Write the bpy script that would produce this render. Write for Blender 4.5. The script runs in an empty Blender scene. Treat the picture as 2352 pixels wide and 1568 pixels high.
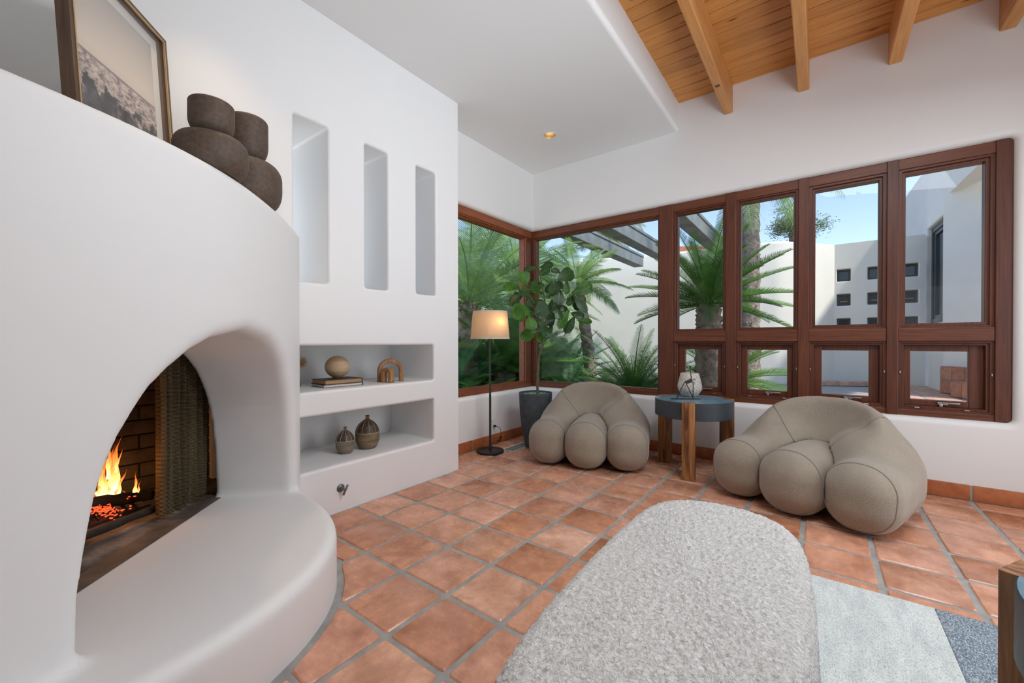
import bpy, bmesh, math, random
import numpy as np
from mathutils import Vector, Matrix
random.seed(7); rng = np.random.default_rng(7)
S = bpy.context.scene
COL = S.collection
R = math.radians

# ------------------------------------------------------------------ camera, world, lights, exposure
F, YAW, PIT, ROL, CY = 936.79, 0.645529, -0.0061629, -0.00098281, 791.55
cam = bpy.data.cameras.new('camera'); camo = bpy.data.objects.new('camera', cam); COL.objects.link(camo)
S.camera = camo
cam.sensor_width = 36; cam.lens = F / 2352 * 36
cam.shift_y = (CY - 784) / 2352
cam.clip_start = .02; cam.clip_end = 300
_f = Vector((-math.sin(YAW) * math.cos(PIT), math.cos(YAW) * math.cos(PIT), math.sin(PIT)))
_r = Vector((math.cos(YAW), math.sin(YAW), 0)); _u = _r.cross(_f)
_rr = _r * math.cos(ROL) + _u * math.sin(ROL); _uu = -_r * math.sin(ROL) + _u * math.cos(ROL)
camo.matrix_world = Matrix(((_rr.x, _uu.x, -_f.x, 0), (_rr.y, _uu.y, -_f.y, 0), (_rr.z, _uu.z, -_f.z, 1.2), (0, 0, 0, 1)))

def ray(px, py):
    return _f + _rr * ((px - 1176) / F) + _uu * ((CY - py) / F)
def at(px, py, d):
    """point at forward distance d seen at photo pixel (used only to take positions from the photo)"""
    return Vector((0, 0, 1.2)) + ray(px, py) * d
def onz(px, py, z):
    v = ray(px, py); return Vector((0, 0, 1.2)) + v * ((z - 1.2) / v.z)

w = bpy.data.worlds.new('world'); S.world = w; w.use_nodes = True
nt = w.node_tree; nt.nodes.clear()
sky = nt.nodes.new('ShaderNodeTexSky'); sky.sky_type = 'NISHITA'; sky.sun_disc = False
sky.sun_elevation = R(66); sky.sun_rotation = R(100); sky.altitude = 50; sky.air_density = 1.0; sky.dust_density = .3; sky.ozone_density = 1.0
bg = nt.nodes.new('ShaderNodeBackground'); bg.inputs[1].default_value = 0.27
hs = nt.nodes.new('ShaderNodeHueSaturation'); hs.inputs['Saturation'].default_value = 1.0
sk = nt.nodes.new('ShaderNodeMix'); sk.data_type = 'RGBA'; sk.blend_type = 'MULTIPLY'; sk.inputs[0].default_value = 1; sk.inputs[7].default_value = (1.0, .93, .98, 1)
wo = nt.nodes.new('ShaderNodeOutputWorld')
nt.links.new(sky.outputs[0], hs.inputs['Color']); nt.links.new(hs.outputs[0], sk.inputs[6]); nt.links.new(sk.outputs[2], bg.inputs[0]); nt.links.new(bg.outputs[0], wo.inputs[0])

def light(name, kind, loc, energy, color=(1, 1, 1), aim=None, size=None, size_y=None, **k):
    l = bpy.data.lights.new(name, kind); l.energy = energy; l.color = color
    if kind == 'AREA':
        l.shape = 'RECTANGLE' if size_y else 'SQUARE'; l.size = size
        if size_y: l.size_y = size_y
    for a, b in k.items(): setattr(l, a, b)
    o = bpy.data.objects.new(name, l); COL.objects.link(o); o.location = loc
    if aim is not None:
        o.rotation_euler = (Vector(aim) - Vector(loc)).to_track_quat('-Z', 'Y').to_euler()
    return o
# sun high over the courtyard, from the right
light('sun', 'SUN', (3, -3, 9), 4, (1, .95, .87), aim=(3 - .50, -3 + .13, 9 - .86), angle=R(2.5))
# fill lamps added behind and right of the camera; the walls there are solid
light('back_fill', 'AREA', (1.2, -4.2, 1.5), 10, (.82, .91, 1), aim=(.2, 2, 1.9), size=4.2, size_y=2.6)
light('side_fill', 'AREA', (4.3, .6, 1.6), 17, (.82, .91, 1), aim=(-2, 1.6, 1.6), size=4.6, size_y=2.6)
light('right_window_fill', 'AREA', (2.16, 2.72, 1.5), 62, (.84, .92, 1), aim=(-2.6, 1.7, 1.3), size=1.9, size_y=2.2)  # added fill, standing in for a window inferred on the right
light('slot_fill', 'AREA', (-4.35, .95, 2.1), 30, (.95, .97, 1), aim=(-3.0, 1.9, 2.1), size=1.2, size_y=1.6)  # lamp added outside the slots to brighten their jambs
light('overhead_fill', 'AREA', (.55, 1.9, 3.42), 74, (.90, .95, 1), aim=(-.1, 1.7, 0), size=1.5)  # extra light from above for floor and furniture; added, no fixture there
light('soffit_fill', 'AREA', (1.7, -.5, .7), 17, (.86, .93, 1), aim=(-2.0, 2.6, 3.45), size=.9, spread=R(62))  # added fill aimed up at the white ceiling
light('timber_fill', 'AREA', (1.6, -.6, 1.6), 6, (.72, .86, 1), aim=(.9, 2.6, 3.7), size=1.4, spread=R(100))  # small added lamp brightening the timber ceiling
S.view_settings.view_transform = 'Standard'; S.view_settings.look = 'None'
S.view_settings.exposure = 0.07; S.view_settings.gamma = 1; S.view_settings.use_curve_mapping = False
S.cycles.use_denoising = True
S.cycles.max_bounces = 8; S.cycles.diffuse_bounces = 5; S.cycles.glossy_bounces = 4; S.cycles.transparent_max_bounces = 16
S.cycles.transmission_bounces = 6; S.cycles.caustics_reflective = False; S.cycles.caustics_refractive = False
S.cycles.sample_clamp_indirect = 6

# ------------------------------------------------------------------ materials
def mat(name):
    m = bpy.data.materials.new(name); m.use_nodes = True
    n = m.node_tree.nodes; b = n['Principled BSDF']
    return m, m.node_tree, b
def setp(b, **k):
    for a, v in k.items():
        b.inputs[a.replace('_', ' ')].default_value = v
def node(t, typ, **k):
    n = t.nodes.new(typ)
    for a, v in k.items():
        if a in n.inputs.keys(): n.inputs[a].default_value = v
        else: setattr(n, a, v)
    return n
def ramp(t, fac, stops, interp='LINEAR'):
    r = t.nodes.new('ShaderNodeValToRGB'); r.color_ramp.interpolation = interp
    e = r.color_ramp.elements
    while len(e) < len(stops): e.new(.5)
    for i, (p, c) in enumerate(stops):
        e[i].position = p; e[i].color = (*c, 1) if len(c) == 3 else c
    if fac is not None: t.links.new(fac, r.inputs[0])
    return r
def coords(t, scale=(1, 1, 1), kind='Object', rnd=False, rot=(0, 0, 0)):
    tc = t.nodes.new('ShaderNodeTexCoord'); mp = t.nodes.new('ShaderNodeMapping')
    mp.inputs['Scale'].default_value = scale; mp.inputs['Rotation'].default_value = rot
    if rnd:
        oi = t.nodes.new('ShaderNodeObjectInfo'); mu = node(t, 'ShaderNodeMath', operation='MULTIPLY'); mu.inputs[1].default_value = 37.
        t.links.new(oi.outputs['Random'], mu.inputs[0])
        cx = t.nodes.new('ShaderNodeCombineXYZ')
        for i in range(3): t.links.new(mu.outputs[0], cx.inputs[i])
        t.links.new(cx.outputs[0], mp.inputs['Location'])
    t.links.new(tc.outputs[kind], mp.inputs[0]); return mp.outputs[0]
def noise(t, vec, scale, detail=4, rough=.5, dist=0):
    n = node(t, 'ShaderNodeTexNoise'); n.inputs['Scale'].default_value = scale; n.inputs['Detail'].default_value = detail
    n.inputs['Roughness'].default_value = rough; n.inputs['Distortion'].default_value = dist
    if vec is not None: t.links.new(vec, n.inputs['Vector'])
    return n
def bump(t, b, height, strength, dist=.01, prev=None):
    bp = t.nodes.new('ShaderNodeBump'); bp.inputs['Strength'].default_value = strength; bp.inputs['Distance'].default_value = dist
    t.links.new(height, bp.inputs['Height'])
    if prev is not None: t.links.new(prev, bp.inputs['Normal'])
    t.links.new(bp.outputs[0], b.inputs['Normal']); return bp.outputs[0]
def mix(t, fac, a, b, mode='MIX'):
    m = t.nodes.new('ShaderNodeMix'); m.data_type = 'RGBA'; m.blend_type = mode
    for sock, v in ((m.inputs[0], fac), (m.inputs[6], a), (m.inputs[7], b)):
        if hasattr(v, 'links'): t.links.new(v, sock)
        elif isinstance(v, (int, float)): sock.default_value = v
        else: sock.default_value = (*v, 1)
    return m.outputs[2]
M = {}
def simple(key, col, rough=.6, metal=0, var=0, scale=30, bstr=0, bscale=60, bdist=.003, **k):
    m, t, b = mat(key); setp(b, Base_Color=(*col, 1), Roughness=rough, Metallic=metal)
    for a, v in k.items(): b.inputs[a.replace('_', ' ')].default_value = v
    if var:
        n = noise(t, coords(t), scale); lo = tuple(c * (1 - var) for c in col); hi = tuple(min(1, c * (1 + var)) for c in col)
        r = ramp(t, n.outputs[0], [(.3, lo), (.7, hi)]); t.links.new(r.outputs[0], b.inputs['Base Color'])
    if bstr:
        n = noise(t, coords(t), bscale); bump(t, b, n.outputs[0], bstr, bdist)
    M[key] = m; return m
# plaster
m, t, b = mat('white_plaster'); M['plaster'] = m
setp(b, Base_Color=(.80, .80, .795, 1), Roughness=.62)
v = coords(t, kind='Object'); n1 = noise(t, v, 3.2, 3, .5); bn = bump(t, b, n1.outputs[0], .12, .03); n2 = noise(t, v, 26, 4, .55); bump(t, b, n2.outputs[0], .10, .004, bn)
simple('cream_stucco', (.80, .78, .69), .85, var=.04, scale=1.2, bstr=.25, bscale=40, bdist=.006)
simple('pale_stucco', (.86, .84, .77), .85, var=.03, scale=1.2, bstr=.2, bscale=40, bdist=.006)
simple('grout', (.34, .33, .31), .85, var=.18, scale=14, bstr=.5, bscale=180, bdist=.002)
# terracotta
def terracotta(key, cols, rough=.3, spread=True):
    m, t, b = mat(key); M[key] = m
    oi = t.nodes.new('ShaderNodeObjectInfo'); r = ramp(t, oi.outputs['Random'], cols)
    v = coords(t, rnd=True)
    n1 = noise(t, v, 5.5, 5, .6, .6); n2 = noise(t, v, 21, 6, .65)
    mul = ramp(t, n1.outputs[0], [(.28, (.60, .52, .46)), (.5, (1, 1, 1)), (.72, (1.35, 1.45, 1.5))])
    c = mix(t, .75, r.outputs[0], mul.outputs[0], 'MULTIPLY')
    m2 = ramp(t, n2.outputs[0], [(.3, (.82, .80, .78)), (.6, (1.06, 1.05, 1.04))])
    c = mix(t, .7, c, m2.outputs[0], 'MULTIPLY')
    vv = coords(t, scale=(2.2, 14, 1), rnd=True, rot=(0, 0, .7)); n3 = noise(t, vv, 3, 3, .5, .4)
    m3 = ramp(t, n3.outputs[0], [(.52, (1, 1, 1)), (.68, (1.25, 1.2, 1.1))]); c = mix(t, .45, c, m3.outputs[0], 'MULTIPLY')
    t.links.new(c, b.inputs['Base Color'])
    rr = ramp(t, n2.outputs[0], [(.3, (rough - .08,) * 3), (.7, (rough + .12,) * 3)]); t.links.new(rr.outputs[0], b.inputs['Roughness'])
    bn = bump(t, b, n1.outputs[0], .22, .008); bump(t, b, n2.outputs[0], .15, .002, bn)
    return m
terracotta('terracotta', [(0, (.54, .235, .13)), (.25, (.62, .32, .21)), (.5, (.52, .22, .12)), (.7, (.64, .34, .24)), (.85, (.58, .27, .155)), (1, (.66, .38, .27))], .23)
terracotta('terracotta_base', [(0, (.36, .10, .035)), (.5, (.44, .15, .06)), (1, (.40, .12, .045))], .35)
terracotta('terracotta_step', [(0, (.48, .20, .12)), (.5, (.56, .27, .17)), (1, (.44, .17, .10))], .6)
terracotta('terracotta_out', [(0, (.52, .33, .24)), (.5, (.58, .38, .28)), (1, (.50, .29, .20))], .7)
# woods
def wood(key, dark, light_, rough, gs=(1.2, 22, 22), rnd=True, knots=False, contrast=.5, kscale=4, coat=0):
    m, t, b = mat(key); M[key] = m
    v = coords(t, scale=gs, rnd=rnd); n1 = noise(t, v, 1.6, 7, .62, 1.1)
    r = ramp(t, n1.outputs[0], [(.5 - contrast / 2, dark), (.5 + contrast / 2, light_)])
    c = r.outputs[0]
    oi = t.nodes.new('ShaderNodeObjectInfo')
    rv = ramp(t, oi.outputs['Random'], [(0, (.82, .8, .78)), (1, (1.12, 1.12, 1.1))]); c = mix(t, .8, c, rv.outputs[0], 'MULTIPLY')
    if knots:
        vk = coords(t, scale=(2.2, 7, 7), rnd=rnd); vo = node(t, 'ShaderNodeTexVoronoi'); vo.inputs['Scale'].default_value = kscale / 3
        vo.inputs['Randomness'].default_value = 1; t.links.new(vk, vo.inputs['Vector'])
        rk = ramp(t, vo.outputs['Distance'], [(.03, (.18, .10, .06)), (.085, (.62, .5, .42)), (.15, (1, 1, 1))]); c = mix(t, 1, c, rk.outputs[0], 'MULTIPLY')
    t.links.new(c, b.inputs['Base Color']); setp(b, Roughness=rough)
    b.inputs['Coat Weight'].default_value = coat; b.inputs['Coat Roughness'].default_value = .2
    bump(t, b, n1.outputs[0], .12, .002); return m
wood('pine', (.50, .19, .036), (.74, .36, .10), .5, knots=True, contrast=.45)
wood('pine_beam', (.52, .21, .055), (.76, .385, .135), .5, gs=(26, 1.0, 26), contrast=.45)
wood('mahogany', (.058, .013, .006), (.165, .045, .016), .42, gs=(26, 26, 1.3), contrast=.5)
wood('mahogany_h', (.065, .016, .006), (.19, .054, .019), .42, gs=(1.3, 26, 26), contrast=.5)
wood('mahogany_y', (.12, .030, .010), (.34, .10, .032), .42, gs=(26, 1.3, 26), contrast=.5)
wood('sheesham', (.10, .033, .011), (.46, .215, .08), .38, gs=(14, 14, 1.1), contrast=.28)
wood('frame_brown', (.06, .03, .016), (.16, .09, .05), .5, gs=(20, 20, 2))
wood('pale_wood', (.42, .27, .15), (.66, .49, .32), .5, gs=(3, 3, 14), contrast=.5)
wood('honey_wood', (.20, .085, .03), (.48, .25, .10), .42, gs=(16, 3, 5), contrast=.4)
# fabrics
def fabric(key, c1, c2, rough=.9, sc=420, st=.35, gs=(1, 1, .25), sheen=.3):
    m, t, b = mat(key); M[key] = m
    v = coords(t, scale=gs); n1 = noise(t, v, sc, 3, .7); n0 = noise(t, coords(t), 6, 3, .5)
    r = ramp(t, n1.outputs[0], [(.33, c1), (.67, c2)])
    r0 = ramp(t, n0.outputs[0], [(.3, (.9, .9, .9)), (.7, (1.07, 1.07, 1.07))])
    t.links.new(mix(t, .8, r.outputs[0], r0.outputs[0], 'MULTIPLY'), b.inputs['Base Color'])
    setp(b, Roughness=rough); b.inputs['Sheen Weight'].default_value = sheen
    bump(t, b, n1.outputs[0], st, .0015); return m
fabric('taupe', (.19, .155, .118), (.40, .345, .272), sc=520, gs=(1, 1, .3), sheen=.3)
simple('piping', (.24, .20, .155), .8)
fabric('linen', (.60, .53, .44), (.74, .68, .58), sc=260, gs=(1, 1, 1), sheen=.1)
# boucle
m, t, b = mat('boucle'); M['boucle'] = m
v = coords(t); n1 = noise(t, v, 95, 3, .6, .8); n2 = noise(t, v, 210, 2, .6, .5)
r = ramp(t, n1.outputs[0], [(.30, (.40, .39, .375)), (.50, (.64, .635, .615)), (.66, (.78, .775, .76))])
t.links.new(r.outputs[0], b.inputs['Base Color']); setp(b, Roughness=.95); b.inputs['Sheen Weight'].default_value = .35
bn = bump(t, b, n1.outputs[0], .9, .010); bump(t, b, n2.outputs[0], .5, .003, bn)
# rug
def rug(key, a, c, d):
    m, t, b = mat(key); M[key] = m
    v = coords(t, scale=(1.3, .55, 1)); n1 = noise(t, v, 190, 3, .7); n2 = noise(t, coords(t, scale=(1, .22, 1)), 24, 3, .6)
    r = ramp(t, n1.outputs[0], [(.32, a), (.48, c), (.66, d)]); r2 = ramp(t, n2.outputs[0], [(.35, (.78, .80, .82)), (.6, (1.04, 1.04, 1.04))])
    t.links.new(mix(t, .6, r.outputs[0], r2.outputs[0], 'MULTIPLY'), b.inputs['Base Color']); setp(b, Roughness=.95)
    bump(t, b, n1.outputs[0], .8, .006)
rug('rug_pale', (.42, .45, .43), (.68, .73, .71), (.80, .83, .82))
rug('rug_dark', (.06, .085, .11), (.20, .26, .31), (.58, .64, .68))
# dark hard things
simple('black_metal', (.018, .017, .017), .38, 0.3)
simple('charcoal_pot', (.055, .068, .078), .8, var=.25, scale=20, bstr=0)
t = M['charcoal_pot'].node_tree; b = t.nodes['Principled BSDF']; n = noise(t, coords(t, scale=(1, 1, 7)), 22, 4, .6); bump(t, b, n.outputs[0], .8, .006)
simple('slate_top_sky', (.13, .24, .31), .33, var=.3, scale=9, bstr=.1, bscale=50)  # lighter and bluer than the rim: sky reflection put into the colour
simple('slate_rim', (.034, .042, .050), .5, var=.2, scale=9, bstr=.1, bscale=50)
simple('brown_ceramic', (.085, .056, .038), .62, var=.3, scale=60, bstr=.6, bscale=260, bdist=.0015)
simple('gravel', (.20, .36, .27), .7, var=.5, scale=80, bstr=.6, bscale=120, bdist=.006)
simple('white_paint', (.78, .78, .77), .4)
simple('steel', (.42, .41, .39), .35, .9)
simple('dark_steel', (.16, .16, .165), .45, .6)
simple('brass_mesh', (.20, .15, .085), .42, .75)
simple('vent_grey', (.33, .36, .36), .55, .2)
simple('dark_glass', (.03, .04, .045), .1)
simple('concrete', (.24, .27, .275), .8, var=.25, scale=3, bstr=.4, bscale=60, bdist=.004)
simple('soil', (.045, .035, .025), .95, var=.4, scale=8, bstr=.8, bscale=20, bdist=.03)
simple('bark', (.20, .15, .11), .9, var=.5, scale=14, bstr=1, bscale=30, bdist=.02)
simple('palm_trunk', (.30, .25, .20), .9, var=.5, scale=10, bstr=1, bscale=24, bdist=.03)
simple('stem', (.10, .085, .05), .7, var=.3, scale=40)
simple('grey_window', (.06, .075, .075), .5)
simple('roof_tile', (.52, .20, .10), .8, var=.3, scale=6)
simple('paper', (.72, .68, .60), .8, var=.06, scale=90)
simple('book_brown', (.05, .034, .028), .55, var=.2)
simple('book_dark', (.022, .021, .024), .5)
simple('kraft', (.42, .25, .12), .8, var=.15, scale=120)
simple('straw', (.56, .38, .20), .9)
simple('ash', (.15, .14, .13), .95, var=.7, scale=9, bstr=1, bscale=30, bdist=.01)
simple('hearth_stone', (.11, .085, .07), .7, var=.4, scale=10, bstr=.5, bscale=30)
simple('char', (.02, .016, .013), .9, var=.6, scale=12, bstr=1, bscale=40, bdist=.008)
simple('gold_trim', (.50, .36, .18), .35, .5)
simple('mat_board', (.70, .67, .62), .8)
simple('shadow_board', (.10, .11, .115), .8)
m, t, b = mat('firebrick'); M['firebrick'] = m
oi = t.nodes.new('ShaderNodeObjectInfo'); r = ramp(t, oi.outputs['Random'], [(0, (.055, .035, .022)), (.5, (.105, .068, .042)), (1, (.075, .05, .034))])
n = noise(t, coords(t, rnd=True), 12, 5, .6); r2 = ramp(t, n.outputs[0], [(.3, (.55, .5, .5)), (.7, (1.3, 1.3, 1.3))])
t.links.new(mix(t, .9, r.outputs[0], r2.outputs[0], 'MULTIPLY'), b.inputs['Base Color']); setp(b, Roughness=.85); bump(t, b, n.outputs[0], .6, .006)
simple('mortar', (.035, .028, .022), .95, bstr=.5)
# pitted white vase
m, t, b = mat('pitted_ceramic'); M['pitted'] = m
v = coords(t, scale=(1, 1, .6)); n = noise(t, v, 90, 4, .7); r = ramp(t, n.outputs[0], [(.36, (.10, .08, .06)), (.44, (.56, .51, .44)), (.7, (.72, .68, .61))])
t.links.new(r.outputs[0], b.inputs['Base Color']); setp(b, Roughness=.85); bump(t, b, n.outputs[0], .8, .004)
# carved vases
def vase_mat(key, lo, hi, top):
    m, t, b = mat(key); M[key] = m
    v = coords(t, scale=(1, 1, 9)); n = noise(t, v, 7, 5, .6, .3); r = ramp(t, n.outputs[0], [(.3, lo), (.7, hi)])
    t.links.new(r.outputs[0], b.inputs['Base Color']); setp(b, Roughness=.6); bump(t, b, n.outputs[0], .3, .003)
    m, t, b = mat(key + '_dark'); M[key + '_dark'] = m
    v = coords(t, scale=(1, 1, .2)); n = noise(t, v, 120, 4, .7); r = ramp(t, n.outputs[0], [(.42, top), (.62, tuple(min(1, c * 3) for c in top))])
    t.links.new(r.outputs[0], b.inputs['Base Color']); setp(b, Roughness=.5); bump(t, b, n.outputs[0], .5, .002)
vase_mat('vase_tan', (.10, .065, .032), (.32, .23, .13), (.035, .022, .014))
vase_mat('vase_grey', (.12, .09, .062), (.30, .245, .18), (.04, .026, .018))
simple('bone_line', (.56, .47, .34), .6)
# glass
def glass(key, tint, gl=1.0):
    m = bpy.data.materials.new(key); m.use_nodes = True; t = m.node_tree; t.nodes.clear()
    o = t.nodes.new('ShaderNodeOutputMaterial'); tr = node(t, 'ShaderNodeBsdfTransparent'); tr.inputs[0].default_value = (*tint, 1)
    gs = node(t, 'ShaderNodeBsdfGlossy'); gs.inputs['Roughness'].default_value = .015
    fr = node(t, 'ShaderNodeFresnel'); fr.inputs[0].default_value = 1.5; mu = node(t, 'ShaderNodeMath', operation='MULTIPLY'); mu.inputs[1].default_value = gl
    mx = t.nodes.new('ShaderNodeMixShader'); t.links.new(fr.outputs[0], mu.inputs[0]); t.links.new(mu.outputs[0], mx.inputs[0])
    t.links.new(tr.outputs[0], mx.inputs[1]); t.links.new(gs.outputs[0], mx.inputs[2]); t.links.new(mx.outputs[0], o.inputs[0]); M[key] = m
glass('glass', (.955, .975, .965), .45); glass('glass_soft', (.97, .98, .97), .3); glass('glass_clear', (.99, .99, .99), .12)
# leaves
def leaf(key, c1, c2, rough=.45, trans=.35, rnd=True, sc=5):
    m, t, b = mat(key); M[key] = m
    n = noise(t, coords(t, rnd=rnd), sc, 3); r = ramp(t, n.outputs[0], [(.3, c1), (.7, c2)])
    oi = t.nodes.new('ShaderNodeObjectInfo'); rv = ramp(t, oi.outputs['Random'], [(0, (.72, .75, .7)), (1, (1.2, 1.2, 1.1))])
    c = mix(t, .9, r.outputs[0], rv.outputs[0], 'MULTIPLY')
    t.links.new(c, b.inputs['Base Color']); setp(b, Roughness=rough)
    tl = t.nodes.new('ShaderNodeBsdfTranslucent'); t.links.new(mix(t, 1, c, (1.15, 1.25, .7), 'MULTIPLY'), tl.inputs[0])
    mx = t.nodes.new('ShaderNodeMixShader'); mx.inputs[0].default_value = trans
    o = t.nodes['Material Output']; t.links.new(b.outputs[0], mx.inputs[1]); t.links.new(tl.outputs[0], mx.inputs[2]); t.links.new(mx.outputs[0], o.inputs[0])
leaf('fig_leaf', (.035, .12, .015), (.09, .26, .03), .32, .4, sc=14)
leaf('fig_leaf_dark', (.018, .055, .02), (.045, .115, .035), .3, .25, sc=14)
leaf('leaf_vein', (.10, .22, .05), (.16, .30, .08), .5, .2)
leaf('sago', (.07, .18, .04), (.17, .34, .09), .45, .4)
leaf('palm', (.22, .35, .17), (.40, .54, .30), .5, .45)
leaf('fern', (.14, .38, .05), (.34, .60, .12), .5, .5)
leaf('fern_dark', (.07, .20, .11), (.17, .36, .21), .5, .4)
leaf('palm_yellow', (.25, .28, .06), (.40, .40, .12), .5, .4)
leaf('tree_leaf', (.20, .27, .17), (.42, .48, .34), .6, .4)
# lamp shade
m, t, b = mat('lamp_shade'); M['shade'] = m
n = noise(t, coords(t, scale=(1, 1, 1)), 160, 3, .7); r = ramp(t, n.outputs[0], [(.3, (.56, .48, .38)), (.7, (.72, .65, .55))])
t.links.new(r.outputs[0], b.inputs['Base Color']); setp(b, Roughness=.9)
tl = t.nodes.new('ShaderNodeBsdfTranslucent'); tl.inputs[0].default_value = (.80, .66, .48, 1); mx = t.nodes.new('ShaderNodeMixShader'); mx.inputs[0].default_value = .5
t.links.new(b.outputs[0], mx.inputs[1]); t.links.new(tl.outputs[0], mx.inputs[2]); t.links.new(mx.outputs[0], t.nodes['Material Output'].inputs[0])
def emit(key, col, s):
    m = bpy.data.materials.new(key); m.use_nodes = True; t = m.node_tree; t.nodes.clear(); o = t.nodes.new('ShaderNodeOutputMaterial')
    e = t.nodes.new('ShaderNodeEmission'); e.inputs[0].default_value = (*col, 1); e.inputs[1].default_value = s; t.links.new(e.outputs[0], o.inputs[0]); M[key] = m
emit('bulb', (1, .72, .38), 30); emit('downlight_glow', (1, .93, .72), 7); emit('ember', (1, .07, .02), 2.2)
# flame: hot pale core below, orange tips that thin out
m = bpy.data.materials.new('flame'); m.use_nodes = True; t = m.node_tree; t.nodes.clear(); M['flame'] = m
o = t.nodes.new('ShaderNodeOutputMaterial'); e = t.nodes.new('ShaderNodeEmission'); tr = t.nodes.new('ShaderNodeBsdfTransparent'); mx = t.nodes.new('ShaderNodeMixShader')
tc = t.nodes.new('ShaderNodeTexCoord'); sp = t.nodes.new('ShaderNodeSeparateXYZ'); t.links.new(tc.outputs['Generated'], sp.inputs[0])
r = ramp(t, sp.outputs[2], [(0, (1, .75, .35)), (.3, (1, .48, .12)), (.7, (1, .22, .03)), (1, (.8, .08, .01))]); t.links.new(r.outputs[0], e.inputs[0])
rs = ramp(t, sp.outputs[2], [(0, (1, 1, 1)), (.4, (.5, .5, .5)), (1, (.14, .14, .14))]); mu = node(t, 'ShaderNodeMath', operation='MULTIPLY'); mu.inputs[1].default_value = 4.2
t.links.new(rs.outputs[0], mu.inputs[0]); t.links.new(mu.outputs[0], e.inputs[1])
n = noise(t, coords(t, kind='Generated', scale=(3, 3, 1.5)), 3, 3); ra = ramp(t, n.outputs[0], [(.35, (.15,) * 3), (.6, (.85,) * 3)])
t.links.new(ra.outputs[0], mx.inputs[0]); t.links.new(tr.outputs[0], mx.inputs[1]); t.links.new(e.outputs[0], mx.inputs[2]); t.links.new(mx.outputs[0], o.inputs[0])

# ------------------------------------------------------------------ object helpers
MW = {}
def thing(name, label, cat, loc=(0, 0, 0), rz=0, group=None):
    o = bpy.data.objects.new(name, None); COL.objects.link(o); o.location = loc; o.rotation_euler = (0, 0, rz); o.empty_display_size = .05
    o['label'] = label; o['category'] = cat
    if group: o['group'] = group
    MW[o.name] = Matrix.Translation(Vector(loc)) @ Matrix.Rotation(rz, 4, 'Z'); return o
def struct_empty(name, loc=(0, 0, 0)):
    o = bpy.data.objects.new(name, None); COL.objects.link(o); o.location = loc; o['kind'] = 'structure'; o.empty_display_size = .05
    MW[o.name] = Matrix.Translation(Vector(loc)); return o
def tag(o, label, cat, group=None):
    o['label'] = label; o['category'] = cat
    if group: o['group'] = group
    return o
def mesh(name, verts, faces, m, smooth=False, sharp=None):
    me = bpy.data.meshes.new(name); me.from_pydata([tuple(v) for v in verts], [], faces); me.materials.append(M[m] if isinstance(m, str) else m)
    me.validate(); me.update()
    if smooth:
        me.polygons.foreach_set('use_smooth', [True] * len(me.polygons))
        if sharp is not None: me.set_sharp_from_angle(angle=R(sharp))
    return me
def link(name, me, parent=None, loc=None, rot=None, world=False, scale=None):
    """link mesh; world=True: vertices are world coordinates and the object keeps its place under its parent"""
    o = bpy.data.objects.new(name, me); COL.objects.link(o)
    if parent is not None: o.parent = parent
    if world and parent is not None: me.transform(MW[parent.name].inverted())
    if loc is not None: o.location = loc
    if rot is not None: o.rotation_euler = rot
    if scale is not None: o.scale = scale
    mw = Matrix.Translation(Vector(loc or (0, 0, 0)))
    if rot is not None: mw = mw @ (rot if isinstance(rot, Matrix) else __import__('mathutils').Euler(rot).to_matrix().to_4x4())
    MW[o.name] = (MW[parent.name] if parent is not None else Matrix.Identity(4)) @ mw
    return o
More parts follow.
